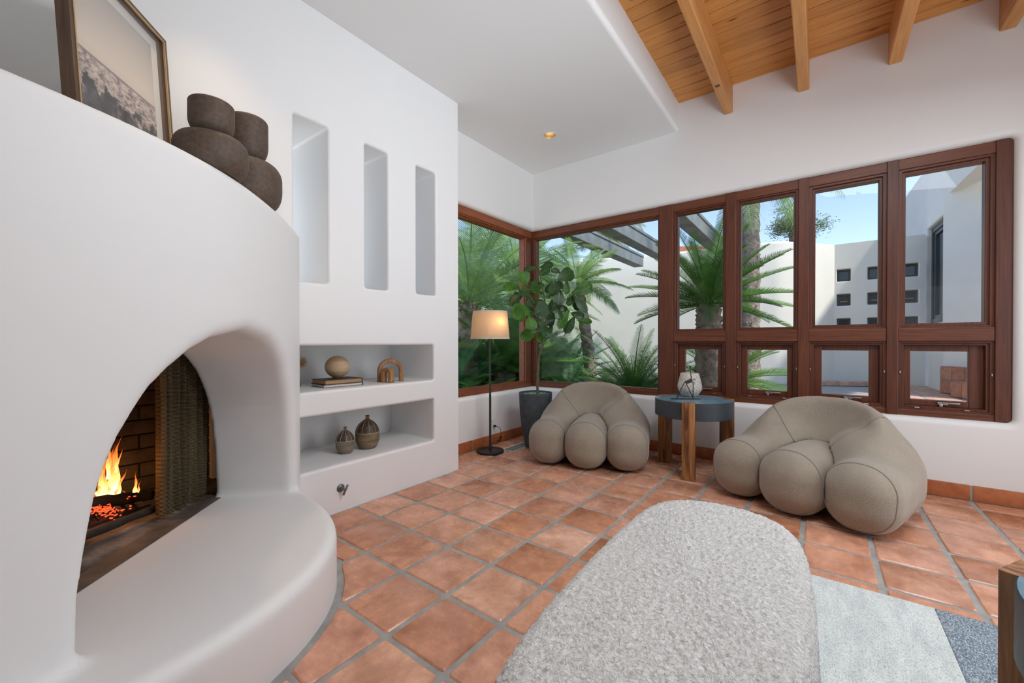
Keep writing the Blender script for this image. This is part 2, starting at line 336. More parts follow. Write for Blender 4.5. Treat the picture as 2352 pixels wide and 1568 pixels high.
class G:
    def __init__(s): s.v = []; s.f = []
    def add(s, v, f):
        n = len(s.v); s.v += [tuple(x) for x in v]; s.f += [tuple(i + n for i in q) for q in f]; return s
    def box(s, c, size, rz=0, bev=0, rot=None):
        c = Vector(c); h = Vector(size) / 2
        if bev:
            bm = bmesh.new(); bmesh.ops.create_cube(bm, size=1)
            for vv in bm.verts: vv.co = Vector((vv.co.x * size[0], vv.co.y * size[1], vv.co.z * size[2]))
            bmesh.ops.bevel(bm, geom=bm.edges[:], offset=bev, segments=2, affect='EDGES', profile=.5)
            bm.verts.ensure_lookup_table(); vs = [v.co.copy() for v in bm.verts]; fs = [[v.index for v in f.verts] for f in bm.faces]; bm.free()
        else:
            vs = [Vector((x * h.x, y * h.y, z * h.z)) for x in (-1, 1) for y in (-1, 1) for z in (-1, 1)]
            fs = [(0, 1, 3, 2), (4, 6, 7, 5), (0, 4, 5, 1), (2, 3, 7, 6), (0, 2, 6, 4), (1, 5, 7, 3)]
        rm = rot if rot is not None else Matrix.Rotation(rz, 3, 'Z')
        return s.add([rm @ v + c for v in vs], fs)
    def bb(s, x0, x1, y0, y1, z0, z1, bev=0):
        return s.box(((x0 + x1) / 2, (y0 + y1) / 2, (z0 + z1) / 2), (abs(x1 - x0), abs(y1 - y0), abs(z1 - z0)), bev=bev)
    def lathe(s, prof, n=40, c=(0, 0, 0), cap=True):
        c = Vector(c); vs = []; fs = []
        for r, z in prof:
            for i in range(n):
                a = 2 * math.pi * i / n; vs.append((c.x + r * math.cos(a), c.y + r * math.sin(a), c.z + z))
        for j in range(len(prof) - 1):
            for i in range(n):
                k = (i + 1) % n; fs.append((j * n + i, j * n + k, (j + 1) * n + k, (j + 1) * n + i))
        if cap:
            fs.append(tuple(range(n - 1, -1, -1))); fs.append(tuple((len(prof) - 1) * n + i for i in range(n)))
        return s.add(vs, fs)
    def tube(s, pts, r, n=10, cap=True, closed=False):
        pts = [Vector(p) for p in pts]; N = len(pts); rs = r if hasattr(r, '__len__') else [r] * N; vs = []; fs = []
        ref = None
        for i, p in enumerate(pts):
            if closed: d = pts[(i + 1) % N] - pts[i - 1]
            else: d = pts[min(i + 1, N - 1)] - pts[max(i - 1, 0)]
            d.normalize()
            if ref is None: ref = d.orthogonal().normalized()
            ref = (ref - d * ref.dot(d)); ref = ref.normalized() if ref.length > 1e-6 else d.orthogonal().normalized()
            q = d.cross(ref)
            for k in range(n):
                a = 2 * math.pi * k / n; vs.append(p + (ref * math.cos(a) + q * math.sin(a)) * rs[i])
        for i in range(N if closed else N - 1):
            i2 = (i + 1) % N
            for k in range(n):
                k2 = (k + 1) % n; fs.append((i * n + k, i * n + k2, i2 * n + k2, i2 * n + k))
        if cap and not closed: fs.append(tuple(range(n - 1, -1, -1))); fs.append(tuple((N - 1) * n + k for k in range(n)))
        return s.add(vs, fs)
    def mk(s, name, m, parent=None, world=False, smooth=False, sharp=40, **k):
        return link(name, mesh(name, s.v, s.f, m, smooth, sharp if smooth else None), parent, world=world, **k)
def catmull(P, n=8):
    P = [Vector(p) for p in P]; P = [2 * P[0] - P[1]] + P + [2 * P[-1] - P[-2]]; out = []
    for i in range(1, len(P) - 2):
        for k in range(n):
            t = k / n; a, b, c, d = P[i - 1:i + 3]
            out.append(.5 * (2 * b + (c - a) * t + (2 * a - 5 * b + 4 * c - d) * t * t + (3 * b - a - 3 * c + d) * t ** 3))
    return out + [P[-2]]

# signed-distance modelling
def smin(a, b, k): h = np.clip(.5 + .5 * (b - a) / k, 0, 1); return b * (1 - h) + a * h - k * h * (1 - h)
def smax(a, b, k): return -smin(-a, -b, k)
def rbox(P, c, h, r, rot=None):
    q = P - np.array(c)
    if rot is not None: q = q @ rot
    d = np.abs(q) - (np.array(h) - r)
    return np.linalg.norm(np.maximum(d, 0), axis=-1) + np.minimum(d.max(-1), 0) - r
def ell(P, c, r):
    r = np.array(r); q = P - np.array(c); k0 = np.linalg.norm(q / r, axis=-1); k1 = np.linalg.norm(q / r ** 2, axis=-1)
    return k0 * (k0 - 1) / np.maximum(k1, 1e-9)
def surf(f, lo, hi, h, it=3):
    lo = np.array(lo, float); n = np.ceil((np.array(hi) - lo) / h).astype(int) + 1
    ax = [lo[i] + h * np.arange(n[i]) for i in range(3)]
    g = np.stack(np.meshgrid(*ax, indexing='ij'), -1); V = np.empty(n)
    for i in range(n[0]): V[i] = f(g[i].reshape(-1, 3)).reshape(n[1], n[2])
    cs = tuple(n - 1); acc = np.zeros(cs + (3,)); cnt = np.zeros(cs)
    base = g[:-1, :-1, :-1]
    for a in range(3):
        o1, o2 = [i for i in range(3) if i != a]
        for d1 in (0, 1):
            for d2 in (0, 1):
                s0 = [slice(0, -1)] * 3; s1 = [slice(0, -1)] * 3
                for o, d in ((o1, d1), (o2, d2)): s0[o] = s1[o] = slice(d, n[o] - 1 + d)
                s1[a] = slice(1, None)
                v0 = V[tuple(s0)]; v1 = V[tuple(s1)]; cr = (v0 < 0) != (v1 < 0); t = np.where(cr, v0 / np.where(cr, v0 - v1, 1), 0)
                p = base.copy(); p[..., o1] += d1 * h; p[..., o2] += d2 * h; p[..., a] += t * h
                acc += np.where(cr[..., None], p, 0); cnt += cr
    act = cnt > 0; idx = -np.ones(cs, int); idx[act] = np.arange(act.sum()); P = acc[act] / cnt[act][:, None]
    F_ = []
    for a in range(3):
        o1, o2 = (a + 1) % 3, (a + 2) % 3
        s0 = [slice(0, None)] * 3; s1 = [slice(0, None)] * 3; s0[a] = slice(0, -1); s1[a] = slice(1, None)
        for s in (s0, s1): s[o1] = slice(1, -1); s[o2] = slice(1, -1)
        v0 = V[tuple(s0)] < 0; v1 = V[tuple(s1)] < 0; e = np.argwhere(v0 != v1); pos = v0[tuple(e.T)]
        e = e.copy(); e[:, o1] += 1; e[:, o2] += 1
        def c(d1, d2):
            q = e.copy(); q[:, o1] -= d1; q[:, o2] -= d2; return idx[tuple(q.T)]
        quad = np.stack([c(1, 1), c(0, 1), c(0, 0), c(1, 0)], 1); quad[~pos] = quad[~pos][:, ::-1]; F_.append(quad)
    F_ = np.concatenate(F_); F_ = F_[(F_ >= 0).all(1)]
    for _ in range(it):
        e = h * .15; gr = np.stack([(f(P + d) - f(P - d)) / (2 * e) for d in np.eye(3) * e], -1); gn = (gr ** 2).sum(-1) + 1e-9
        st = (f(P) / gn)[:, None] * gr; ln = np.linalg.norm(st, axis=1, keepdims=True); P = P - st * np.minimum(1, .5 * h / np.maximum(ln, 1e-9))
    return P, F_
def sub(P, F_, keep):
    Fk = F_[keep]; u, inv = np.unique(Fk, return_inverse=True); return P[u].tolist(), [tuple(q) for q in inv.reshape(Fk.shape).tolist()]
# ------------------------------------------------------------------ room shell
XA, XN, YB, ZC, ZW = -3.075, -2.725, 4.555, 3.447, 3.74
def bull_panel(name, P, outer, holes, notch=None, r=.045, T=.2, rc=.035, m='plaster', parent=None, nseg=6):
    """flat plaster face with openings whose edges roll over in a quarter round; P maps (u, v, depth) to the world"""
    V = []; Fs = []; loops = []
    offs = [(r * (1 - math.sin(a)), r * (1 - math.cos(a))) for a in [math.pi / 2 * j / nseg for j in range(nseg + 1)]]
    offs = [(o, d) for o, d in offs] + [(0, T)]
    # a=0 : offset r, depth 0 ; a=90deg : offset 0, depth r
    def rings(path, closed):
        rs = []
        for o, d in offs:
            rs.append([len(V) + i for i in range(len(path))])
            V.extend([(u + nx * o, v + ny * o, d) for (u, v, nx, ny) in path])
        n = len(path)
        for a, b_ in zip(rs, rs[1:]):
            for i in range(n if closed else n - 1):
                j = (i + 1) % n; Fs.append((a[i], a[j], b_[j], b_[i]))
        return rs[0]
    def corner(cx, cy, a0, a1, rr=rc, k=5, sgn=1):
        return [(cx + rr * math.cos(a), cy + rr * math.sin(a), sgn * math.cos(a), sgn * math.sin(a)) for a in [a0 + (a1 - a0) * i / k for i in range(k + 1)]]
    outl = [len(V) + i for i in range(len(outer))]; V.extend([(u, v, 0) for u, v in outer])
    if notch:
        outl += rings(notch(corner), False)
    loops.append(outl)
    H = math.pi / 2
    for (u0, u1, v0, v1) in holes:
        path = corner(u1 - rc, v1 - rc, 0, H) + corner(u0 + rc, v1 - rc, H, 2 * H) + corner(u0 + rc, v0 + rc, 2 * H, 3 * H) + corner(u1 - rc, v0 + rc, 3 * H, 4 * H)
        loops.append(rings(path, True))
    bm = bmesh.new(); bv = {}
    es = []
    for L in loops:
        for i in L:
            if i not in bv: bv[i] = bm.verts.new((V[i][0], V[i][1], 0))
        for i, j in zip(L, L[1:] + L[:1]): es.append(bm.edges.new((bv[i], bv[j])))
    bmesh.ops.triangle_fill(bm, use_beauty=True, use_dissolve=False, edges=es)
    inv = {v: i for i, v in bv.items()}
    flat = [tuple(inv[v] for v in f.verts) for f in bm.faces]; bm.free()
    me = mesh(name, [P(*v) for v in V], Fs + flat, m, True)
    bm = bmesh.new(); bm.from_mesh(me); bmesh.ops.recalc_face_normals(bm, faces=bm.faces); bm.to_mesh(me); bm.free()
    me.set_sharp_from_angle(angle=R(60))
    o = link(name, me, parent)
    md = o.modifiers.new('wn', 'WEIGHTED_NORMAL'); md.keep_sharp = True; md.weight = 100
    return o
# floor
TP = .3333; GX = [-1.082 + TP * k for k in range(-7, 10)]; GY = [1.353 + TP * k for k in range(-6, 11)]
g = G().bb(-3.3, 4.5, -4.5, 4.7, -.12, -.007); floor = g.mk('floor', 'grout'); floor['kind'] = 'structure'
s2 = math.sqrt(2)
def AB(x, y): return (x + y) / s2, (-x + y) / s2 - 2.015
def XY(a, b): b = b + 2.015; return (a - b) / s2, (a + b) / s2
def bench_a(b): return -.565 - .60 * b * b - .10 * b
def in_bench(x, y, off=.0):
    a, b = AB(x, y); return a < bench_a(b) + off
def tile_poly(x0, x1, y0, y1, rc=.012):
    pts = []
    for cx, cy, a0 in ((x1 - rc, y1 - rc, 0), (x0 + rc, y1 - rc, 90), (x0 + rc, y0 + rc, 180), (x1 - rc, y0 + rc, 270)):
        for k in range(3): a = R(a0 + 45 * k); pts.append((cx + rc * math.cos(a), cy + rc * math.sin(a)))
    return pts
def tile_obj(pts, parent, m='terracotta', z=0, th=.012, bev=.005, jit=0):
    cx = sum(p[0] for p in pts) / len(pts); cy = sum(p[1] for p in pts) / len(pts)
    n = len(pts); V = []
    for k, (sc, zz) in enumerate(((1, -th), (1, -bev), (1 - bev * 7, 0))):
        for p in pts: V.append(((p[0] - cx) * sc, (p[1] - cy) * sc, zz + (jit * (p[0] - cx) if k == 2 else 0)))
    Fs = [(j * n + i, j * n + (i + 1) % n, (j + 1) * n + (i + 1) % n, (j + 1) * n + i) for j in range(2) for i in range(n)] + [tuple(2 * n + i for i in range(n))]
    return mesh('tile', V, Fs, m, True, 35), (cx, cy, z)
shared = [tile_obj(tile_poly(-.154 + random.uniform(-.002, .002), .154 + random.uniform(-.002, .002), -.154 + random.uniform(-.002, .002), .154 + random.uniform(-.002, .002)), None, jit=random.uniform(-.006, .006))[0] for _ in range(8)]
gw = (TP - .308) / 2
for x0 in GX:
    for y0 in GY:
        a0, a1, b0, b1 = x0 + gw, x0 + TP - gw, y0 + gw, y0 + TP - gw
        xm = XA + .03 if y0 + .17 > 2.77 else XN + .02
        if a1 > xm and a0 < xm: a0 = xm
        if b1 > YB - .03: b1 = YB - .03
        if a1 - a0 < .03 or b1 - b0 < .03 or a1 < xm: continue
        cl = [(x, y) for x in (a0, a1) for y in (b0, b1)]
        inside = [in_bench(x, y, .035) for x, y in cl]
        if all(inside) or (y0 < .1 and x0 < -1.2): continue
        whole = abs(a1 - a0 - .308) < .001 and abs(b1 - b0 - .308) < .001
        if not any(inside) and whole:
            link('tile', random.choice(shared), floor, loc=((a0 + a1) / 2, (b0 + b1) / 2, random.uniform(-.0015, 0)), rot=(0, 0, random.choice((0, math.pi / 2, math.pi, -math.pi / 2))))
            continue
        pts = tile_poly(a0, a1, b0, b1)
        if any(inside) or any(in_bench(x, y, .035) for x, y in pts):
            D = []
            for p, q in zip(pts, pts[1:] + pts[:1]):
                for k in range(12): D.append((p[0] + (q[0] - p[0]) * k / 12, p[1] + (q[1] - p[1]) * k / 12))
            out = [not in_bench(x, y, .035) for x, y in D]
            if not any(out): continue
            st = next((i for i in range(len(D)) if out[i] and not out[i - 1]), 0)
            D = D[st:] + D[:st]; out = out[st:] + out[:st]; k = out.index(False) if False in out else len(D)
            K = D[:k]
            if len(K) < 8: continue
            b_e = AB(*K[-1])[1]; b_s = AB(*K[0])[1]
            arc = [XY(bench_a(bb) + .035, bb) for bb in [b_e + (b_s - b_e) * i / 8 for i in range(1, 8)]]
            pts = K[::3] + ([K[-1]] if (len(K) - 1) % 3 else []) + arc
            cx = sum(p[0] for p in pts) / len(pts); cy = sum(p[1] for p in pts) / len(pts)
            if abs(sum(p[0] * q[1] - q[0] * p[1] for p, q in zip(pts, pts[1:] + pts[:1]))) / 2 < .0018: continue
        me, loc = tile_obj(pts, floor); link('tile', me, floor, loc=loc)
# niche wall (left, thick, three slots and two shelves)
PN = lambda u, v, d: (XN - d, u, v)
wn = bull_panel('wall_left_niche', PN, [(-.3, ZC + .02), (-.3, 1.80), (1.235, 1.80), (1.235, -.02), (2.772, -.02), (2.772, ZC + .02)],
    [(1.27, 1.502, 1.605, 2.69), (1.79, 1.994, 1.61, 2.695), (2.28, 2.497, 1.615, 2.70), (1.275, 2.472, .868, 1.178), (1.275, 2.472, .33, .698)], r=.022, T=.64, rc=.02)
wn['kind'] = 'structure'
g = G().bb(XN - .70, XN - .63, 1.0, 2.772, -.02, 1.58).bb(XN - .70, XN - .63, 1.0, 2.772, 2.72, ZC + .02)        # closes the back, leaves the slots open
for ya, yb in ((1.0, 1.255), (1.515, 1.775), (2.01, 2.265), (2.51, 2.772)): g.bb(XN - .70, XN - .63, ya, yb, 1.55, 2.74)
g.add([(XN, 2.772, -.02), (XN - .7, 2.772, -.02), (XN - .7, 2.772, ZC + .02), (XN, 2.772, ZC + .02)], [(0, 1, 2, 3)])
o = g.mk('wall_left_core', 'plaster'); o['kind'] = 'structure'
for i, (ya, yb) in enumerate(((1.26, 1.512), (1.78, 2.004), (2.27, 2.507))):
    g = G().add([(XN - .62, ya, 1.59), (XN - .62, yb, 1.59), (XN - .62, yb, 2.71), (XN - .62, ya, 2.71)], [(0, 1, 2, 3)]); o = g.mk('window_%d' % (i + 3), 'glass_soft'); o['kind'] = 'structure'
# wall A (left, with window)
PA = lambda u, v, d: (XA - d, u, v)
def notchA(corner):
    H = math.pi / 2
    return [(4.72, .60, 0, -1), (2.83, .60, 0, -1)] + [(2.83, 2.70, 0, 1), (4.72, 2.70, 0, 1)]
def openpath(z0, z1, ua, ub, side):  # path for a notch open at ua, rounded corners at ub
    def f(corner):
        H = math.pi / 2; rc = .035
        if side > 0:
            return [(ua, z0, 0, -1), (ub - rc, z0, 0, -1)] + corner(ub - rc, z0 + rc, -H, 0)[1:] + corner(ub - rc, z1 - rc, 0, H) + [(ua, z1, 0, 1)]
        return [(ua, z1, 0, 1), (ub + rc, z1, 0, 1)] + corner(ub + rc, z1 - rc, H, 2 * H)[1:] + corner(ub + rc, z0 + rc, 2 * H, 3 * H) + [(ua, z0, 0, -1)]
    return f
wa = bull_panel('wall_left', PA, [(4.72, -.02), (2.70, -.02), (2.70, ZC + .05), (4.72, ZC + .05)][::-1], [], openpath(.60, 2.70, 4.72, 2.80, -1), r=.05, T=.17)
wa['kind'] = 'structure'
# wall B (back, with the long window)
PB = lambda u, v, d: (u, YB + d, v)
wb = bull_panel('wall_back', PB, [(-3.24, 3.80), (2.25, 3.80), (2.25, -.02), (-3.24, -.02)], [], openpath(.60, 2.70, -3.24, 1.135, 1), r=.05, T=.17)
wb['kind'] = 'structure'
# outer skins of the two window walls and the roof
g = G().bb(-3.32, 2.5, YB + .165, YB + .23, -.3, .585).bb(-3.32, 2.5, YB + .165, YB + .23, 2.72, 4.1).bb(1.14, 2.5, YB + .165, YB + .23, .5, 2.8)
g.bb(-3.32, -3.25, 2.52, YB + .23, -.3, .585).bb(-3.32, -3.25, 2.52, YB + .23, 2.72, 4.1).bb(-3.5, -3.25, 2.52, 2.79, -.3, 4.1)
g.bb(-3.6, 2.6, YB + .2, YB + 1.12, 3.02, 3.12)   # unseen eave added over the long window to block direct sun
o = g.mk('wall_outer_skin', 'cream_stucco'); o['kind'] = 'structure'
# other walls of the room, behind and beside the photographer
g = G().bb(-3.6, -1.85, -.45, -.3, -.02, ZC + .05).bb(-2.0, -1.85, -4.5, -.3, -.02, ZC + .3); o = g.mk('wall_near_left', 'plaster'); o['kind'] = 'structure'
g = G().bb(-3.75, -3.44, -.5, 1.16, -.02, 4.1); o = g.mk('wall_far_left', 'plaster'); o['kind'] = 'structure'
g = G().bb(2.2, 2.35, -.02 + 1.7, YB + .1, -.02, 3.8).bb(2.2, 4.5, 1.58, 1.7, -.02, 3.8).bb(4.4, 4.5, -4.5, 1.7, -.02, 3.8); o = g.mk('wall_right', 'plaster'); o['kind'] = 'structure'
g = G().bb(-2.0, 4.5, -4.5, -4.4, -.02, 3.8); o = g.mk('wall_front', 'plaster'); o['kind'] = 'structure'
# ceiling: low white plaster part, its rolled edge and the raised timber part
def roll(ev, n=8, r=.035):
    return [(-1.2 - r + r * math.sin(math.pi / 2 * i / n), ZC + r - r * math.cos(math.pi / 2 * i / n)) for i in range(n + 1)]
pr = [(-3.6, ZC)] + roll(0) + [(-1.2, ZW + .2), (-3.6, ZW + .2)]
V = [(x, y, z) for y in (-4.5, YB + .01) for x, z in pr]; n = len(pr)
Fs = [(i, (i + 1) % n, n + (i + 1) % n, n + i) for i in range(n)]
Fs = Fs[1:]; hc = (-2.345, 3.80); hn = 40
bmc = bmesh.new(); oc = [bmc.verts.new((x, y, ZC)) for x, y in ((-3.6, -4.5), (pr[1][0], -4.5), (pr[1][0], YB + .01), (-3.6, YB + .01))]
ic = [bmc.verts.new((hc[0] + .064 * math.cos(2 * math.pi * k / hn), hc[1] + .064 * math.sin(2 * math.pi * k / hn), ZC)) for k in range(hn)]
bmesh.ops.triangle_fill(bmc, use_beauty=True, edges=[bmc.edges.new((L[i], L[(i + 1) % len(L)])) for L in (oc, ic) for i in range(len(L))])
bmc.verts.index_update(); n0 = len(V); V += [tuple(v.co) for v in bmc.verts]; Fs += [tuple(n0 + v.index for v in f.verts) for f in bmc.faces]; bmc.free()
ceil = link('ceiling', mesh('ceiling', V, Fs, 'plaster', True, 40)); ceil['kind'] = 'structure'
for k in range(65):
    y1 = YB - .1377 * k; y0 = y1 - .1255; h = (y1 - y0) / 2
    pf = [(-h, .03), (-h, .006), (-h + .003, 0), (h - .003, 0), (h, .006), (h, .03)]
    V = [(x, y, z) for x in (-2.86, 2.86) for y, z in pf]
    G().add(V, [(i, (i + 1) % 6, 6 + (i + 1) % 6, 6 + i) for i in range(6)]).mk('plank', 'pine', ceil, loc=(1.65, (y0 + y1) / 2, ZW), smooth=True, sharp=25)
for x0, x1 in ((-.767, -.690), (-.161, -.077), (.447, .533), (1.049, 1.134), (1.65, 1.735), (2.25, 2.335), (2.85, 2.935), (3.45, 3.535)):
    ye = YB + .02 if x0 < 2.2 else 1.6
    G().box((0, 0, 0), (x1 - x0, ye + 4.45, ZW - 3.472), bev=.009).mk('beam', 'pine_beam', ceil, loc=((x0 + x1) / 2, (ye - 4.45) / 2, (ZW + 3.472) / 2))
G().lathe([(.0, 0), (.021, 0), (.021, .004), (0.0, .004)], 16, cap=False).mk('plug', 'frame_brown', ceil, loc=(-.727, 4.0, 3.4705))
g = G().bb(-3.75, 4.6, -4.6, YB + .25, ZW + .03, ZW + .35); o = g.mk('ceiling_roof_slab', 'cream_stucco'); o['kind'] = 'structure'
# baseboards of terracotta pieces
def baseboard(name, P, joints, h=.115, th=.014):
    u0, u1 = joints[0], joints[-1]
    V = [P(u, v, d) for u in (u0, u1) for v in (0, h - .004) for d in (0.0, th - .005)]
    o = link(name, mesh(name, V, [(0, 1, 3, 2), (4, 6, 7, 5), (0, 4, 5, 1), (2, 3, 7, 6), (0, 2, 6, 4), (1, 5, 7, 3)], 'grout')); o['kind'] = 'structure'
    for a, b_ in zip(joints, joints[1:]):
        a += .007; b_ -= .007; c = Vector(P((a + b_) / 2, h / 2, th / 2)); d1 = Vector(P(b_, 0, 0)) - Vector(P(a, 0, 0))
        L = d1.length; ang = math.atan2(d1.y, d1.x)
        G().box((0, 0, 0), (L, th, h), bev=.004).mk('tile', 'terracotta_base', o, loc=c, rot=(0, 0, ang), smooth=True, sharp=40)
baseboard('baseboard_left', lambda u, v, d: (XA + d, u, v), [2.775, 3.02, 3.347, 3.68, 4.013, 4.345, 4.545])
baseboard('baseboard_back', lambda u, v, d: (u, YB - d, v), [-3.06, -2.73, -2.40, -2.07, -1.74, -1.41, -1.075, -.742, -.409, -.076, .257, .59, .923, 1.256, 1.59, 1.92, 2.2])
# ------------------------------------------------------------------ windows
def mitre(g, P, u0, u1, v0, v1, w_, d0, d1):
    o_ = [(u0, v0), (u1, v0), (u1, v1), (u0, v1)]; i_ = [(u0 + w_, v0 + w_), (u1 - w_, v0 + w_), (u1 - w_, v1 - w_), (u0 + w_, v1 - w_)]
    c = .003; i2 = [(u0 + w_ - c, v0 + w_ - c), (u1 - w_ + c, v0 + w_ - c), (u1 - w_ + c, v1 - w_ + c), (u0 + w_ - c, v1 - w_ + c)]
    V = [P(u, v, d0) for u, v in o_] + [P(u, v, d0) for u, v in i2] + [P(u, v, d0 + c) for u, v in i_] + [P(u, v, d1) for u, v in i_] + [P(u, v, d1) for u, v in o_]
    Fs = [(k * 4 + i, k * 4 + (i + 1) % 4, ((k + 1) % 5) * 4 + (i + 1) % 4, ((k + 1) % 5) * 4 + i) for k in range(5) for i in range(4)]
    g.add(V, Fs)
def bar(P, u0, u1, v0, v1, d0, d1):
    g = G(); a = Vector(P(u0, v0, d0)); b_ = Vector(P(u1, v1, d1)); lo = Vector(map(min, a, b_)); hi = Vector(map(max, a, b_))
    return g.box((lo + hi) / 2, hi - lo, bev=.004)
def pane(P, par, u0, u1, v0, v1, d, m='glass'):
    g = G(); g.add([P(u, v, d) for u, v in ((u0, v0), (u1, v0), (u1, v1), (u0, v1))], [(0, 1, 2, 3)]); g.mk('pane', m, par, world=True)
PW = lambda u, v, d: (u, 4.615 + d, v)
win = struct_empty('window_1', (0, 4.66, 0))
bar(PW, -3.25, 1.14, 2.615, 2.715, 0, .13).mk('head', 'mahogany_h', win, world=True)
bar(PW, -3.25, 1.14, .585, .648, 0, .13).mk('sill', 'mahogany_h', win, world=True)
for a, b_ in ((-1.42, -1.272), (-.757, -.665), (-.157, -.078), (.449, .521), (1.05, 1.14)):
    bar(PW, a, b_, .59, 2.71, -.012, .13).mk('post', 'mahogany', win, world=True)
bar(PW, -3.26, -3.118, .59, 2.71, -.004, .13).mk('post', 'mahogany', win, world=True)
g = G(); mitre(g, PW, -3.12, -1.418, .645, 2.618, .016, .012, .11); mitre(g, PW, -3.104, -1.434, .661, 2.602, .013, .03, .11); g.mk('frame', 'mahogany_h', win, world=True)
pane(PW, win, -3.11, -1.43, .66, 2.6, .07)
cols = [(-1.272, -.757, -1.215, -.793, -1.166, -.844), (-.665, -.157, -.625, -.195, -.572, -.244), (-.078, .449, -.030, .397, .020, .345), (.521, 1.05, .567, .984, .605, .932)]
for a, b_, ga, gb, la, lb in cols:
    bar(PW, a, b_, 1.205, 1.312, -.006, .13).mk('transom', 'mahogany_h', win, world=True)
    g = G(); w1 = min(ga - a, b_ - gb) * .52; mitre(g, PW, a, b_, 1.305, 2.62, w1, .012, .11); f = g.mk('frame', 'mahogany', win, world=True)
    g = G(); u0, u1, v0, v1 = a + w1 - .001, b_ - w1 + .001, 1.305 + w1 - .001, 2.62 - w1 + .001
    mitre(g, PW, u0, u1, v0, v1, min(ga - u0, u1 - gb, .03), .032, .11); g.mk('bead', 'mahogany', win, world=True)
    pane(PW, win, ga - .01, gb + .01, 1.33, 2.6, .07, 'glass')
    g = G(); mitre(g, PW, a, b_, .642, 1.21, .022, .010, .13); mitre(g, PW, a + .021, b_ - .021, .663, 1.189, .018, .026, .13); g.mk('frame', 'mahogany', win, world=True)
    u0, u1 = a + .038, b_ - .038
    gg = G()
    for q in ((u0, la, .68, 1.172), (lb, u1, .68, 1.172), (la, lb, .68, .728), (la, lb, 1.124, 1.172)):
        h_ = bar(PW, *q, .07, .115); gg.add(h_.v, h_.f)
    sash = gg.mk('sash', 'mahogany', win, world=True)
    pane(PW, win, la - .005, lb + .005, .72, 1.13, .095, 'glass_soft')
    mid = (la + lb) / 2 + .02; hg = G()
    hg.box(PW(mid, .706, .055), (.06, .014, .022), bev=.004).box(PW(mid + .045, .712, .045), (.10, .010, .009), bev=.003).box(PW(mid - .01, .690, .05), (.02, .012, .03), bev=.004)
    hg.mk('handle', 'steel', win, world=True, smooth=True)
    for uu, zz in ((a + .012, .95), (b_ - .012, .95)):
        hg = G(); hg.box(PW(uu, zz, .004), (.008, .012, .02), bev=.002); hg.mk('catch', 'steel', win, world=True)
    for uu in (la + .03, lb - .02):
        hg = G(); hg.box(PW(uu, .668, .008), (.03, .01, .008), bev=.002); hg.mk('catch', 'steel', win, world=True)
PV = lambda u, v, d: (-3.135 - d, u, v)
win2 = struct_empty('window_2', (-3.18, 3.7, 0))
bar(PV, 2.79, 4.63, 2.615, 2.715, 0, .12).mk('head', 'mahogany_y', win2, world=True)
bar(PV, 2.79, 4.63, .585, .648, 0, .12).mk('sill', 'mahogany_y', win2, world=True)
bar(PV, 4.50, 4.63, .59, 2.71, .004, .12).mk('post', 'mahogany', win2, world=True)
bar(PV, 2.79, 2.86, .59, 2.71, .0, .12).mk('post', 'mahogany', win2, world=True)
g = G(); mitre(g, PV, 2.85, 4.505, .645, 2.618, .018, .014, .11); mitre(g, PV, 2.868, 4.487, .663, 2.6, .016, .034, .11); g.mk('frame', 'mahogany_y', win2, world=True)
pane(PV, win2, 2.86, 4.48, .66, 2.6, .07)
# ------------------------------------------------------------------ fireplace
ZH, ZM = .262, 1.912
az = np.array([.0, .26, .45, .56, .645, .73, .82, .90, .98, 1.04, 1.10, 1.165, 1.215, 1.24, 1.26])
aw = np.array([.69, .69, .685, .672, .66, .645, .62, .587, .54, .499, .435, .345, .235, .09, -.05])
def arch_d(b, z):
    # signed distance (approx.) to the arch profile, negative inside
    b = np.where(b < 0, b * 1.062, b)
    q = np.stack([np.abs(b), z], -1); A_ = np.stack([aw, az], -1); best = np.full(q.shape[0], 9.)
    for i in range(len(A_) - 1):
        p0, p1 = A_[i], A_[i + 1]; d = p1 - p0; t = np.clip(((q - p0) @ d) / (d @ d), 0, 1); best = np.minimum(best, np.linalg.norm(q - p0 - t[:, None] * d, axis=1))
    return np.where(np.abs(b) < np.interp(z, az, aw, right=-1), -best, best)
def f_fire(P):
    x, y, z = P.T; a = (x + y) / s2; b = (-x + y) / s2 - 2.015
    kb = np.where(b > 0, .118, .34)
    body = (a - (-.925 - kb * b * b)) / np.sqrt(1 + (2 * kb * b) ** 2)
    body = smax(body, z - ZM, .045)
    ben = (a - (-.565 - .60 * b * b - .10 * b)) / np.sqrt(1 + (1.2 * b + .1) ** 2)
    ben = smax(ben, z - ZH, .055)
    tun = np.maximum(arch_d(b, np.maximum(z, .3)), -(z - ZH + .04))
    body = smax(body, -tun, .075)
    d = smin(body, ben, .045)
    d = smax(d, np.minimum(-(a + 1.445), 1.35 - z), .022)      # room for the firebox
    d = np.maximum(d, -.3 - y); d = np.maximum(d, np.minimum(y - 1.262, -2.73 - x)); d = np.maximum(d, -3.0 - x)
    return d
Pf, Ff = surf(f_fire, (-3.02, -.34, -.03), (-1.35, 1.40, 1.96), .0165, it=4)
fire = thing('fireplace', 'rounded white plaster corner fireplace with arched opening and curved hearth bench', 'fireplace', (-2.4, .5, 0))
fc = Pf[Ff].mean(1); ab_a = (fc[:, 0] + fc[:, 1]) / s2; ab_b = (-fc[:, 0] + fc[:, 1]) / s2 - 2.015
# drop hidden faces at the cut planes
vis = ~((fc[:, 1] < -.29) | (fc[:, 0] < -2.995))
isb = (fc[:, 2] < ZH + .012)
for nm, k in (('chimney_breast', vis & ~isb), ('hearth_bench', vis & isb)):
    v_, f_ = sub(Pf, Ff, k); link(nm, mesh(nm, v_, f_, 'plaster', True), fire, world=True)
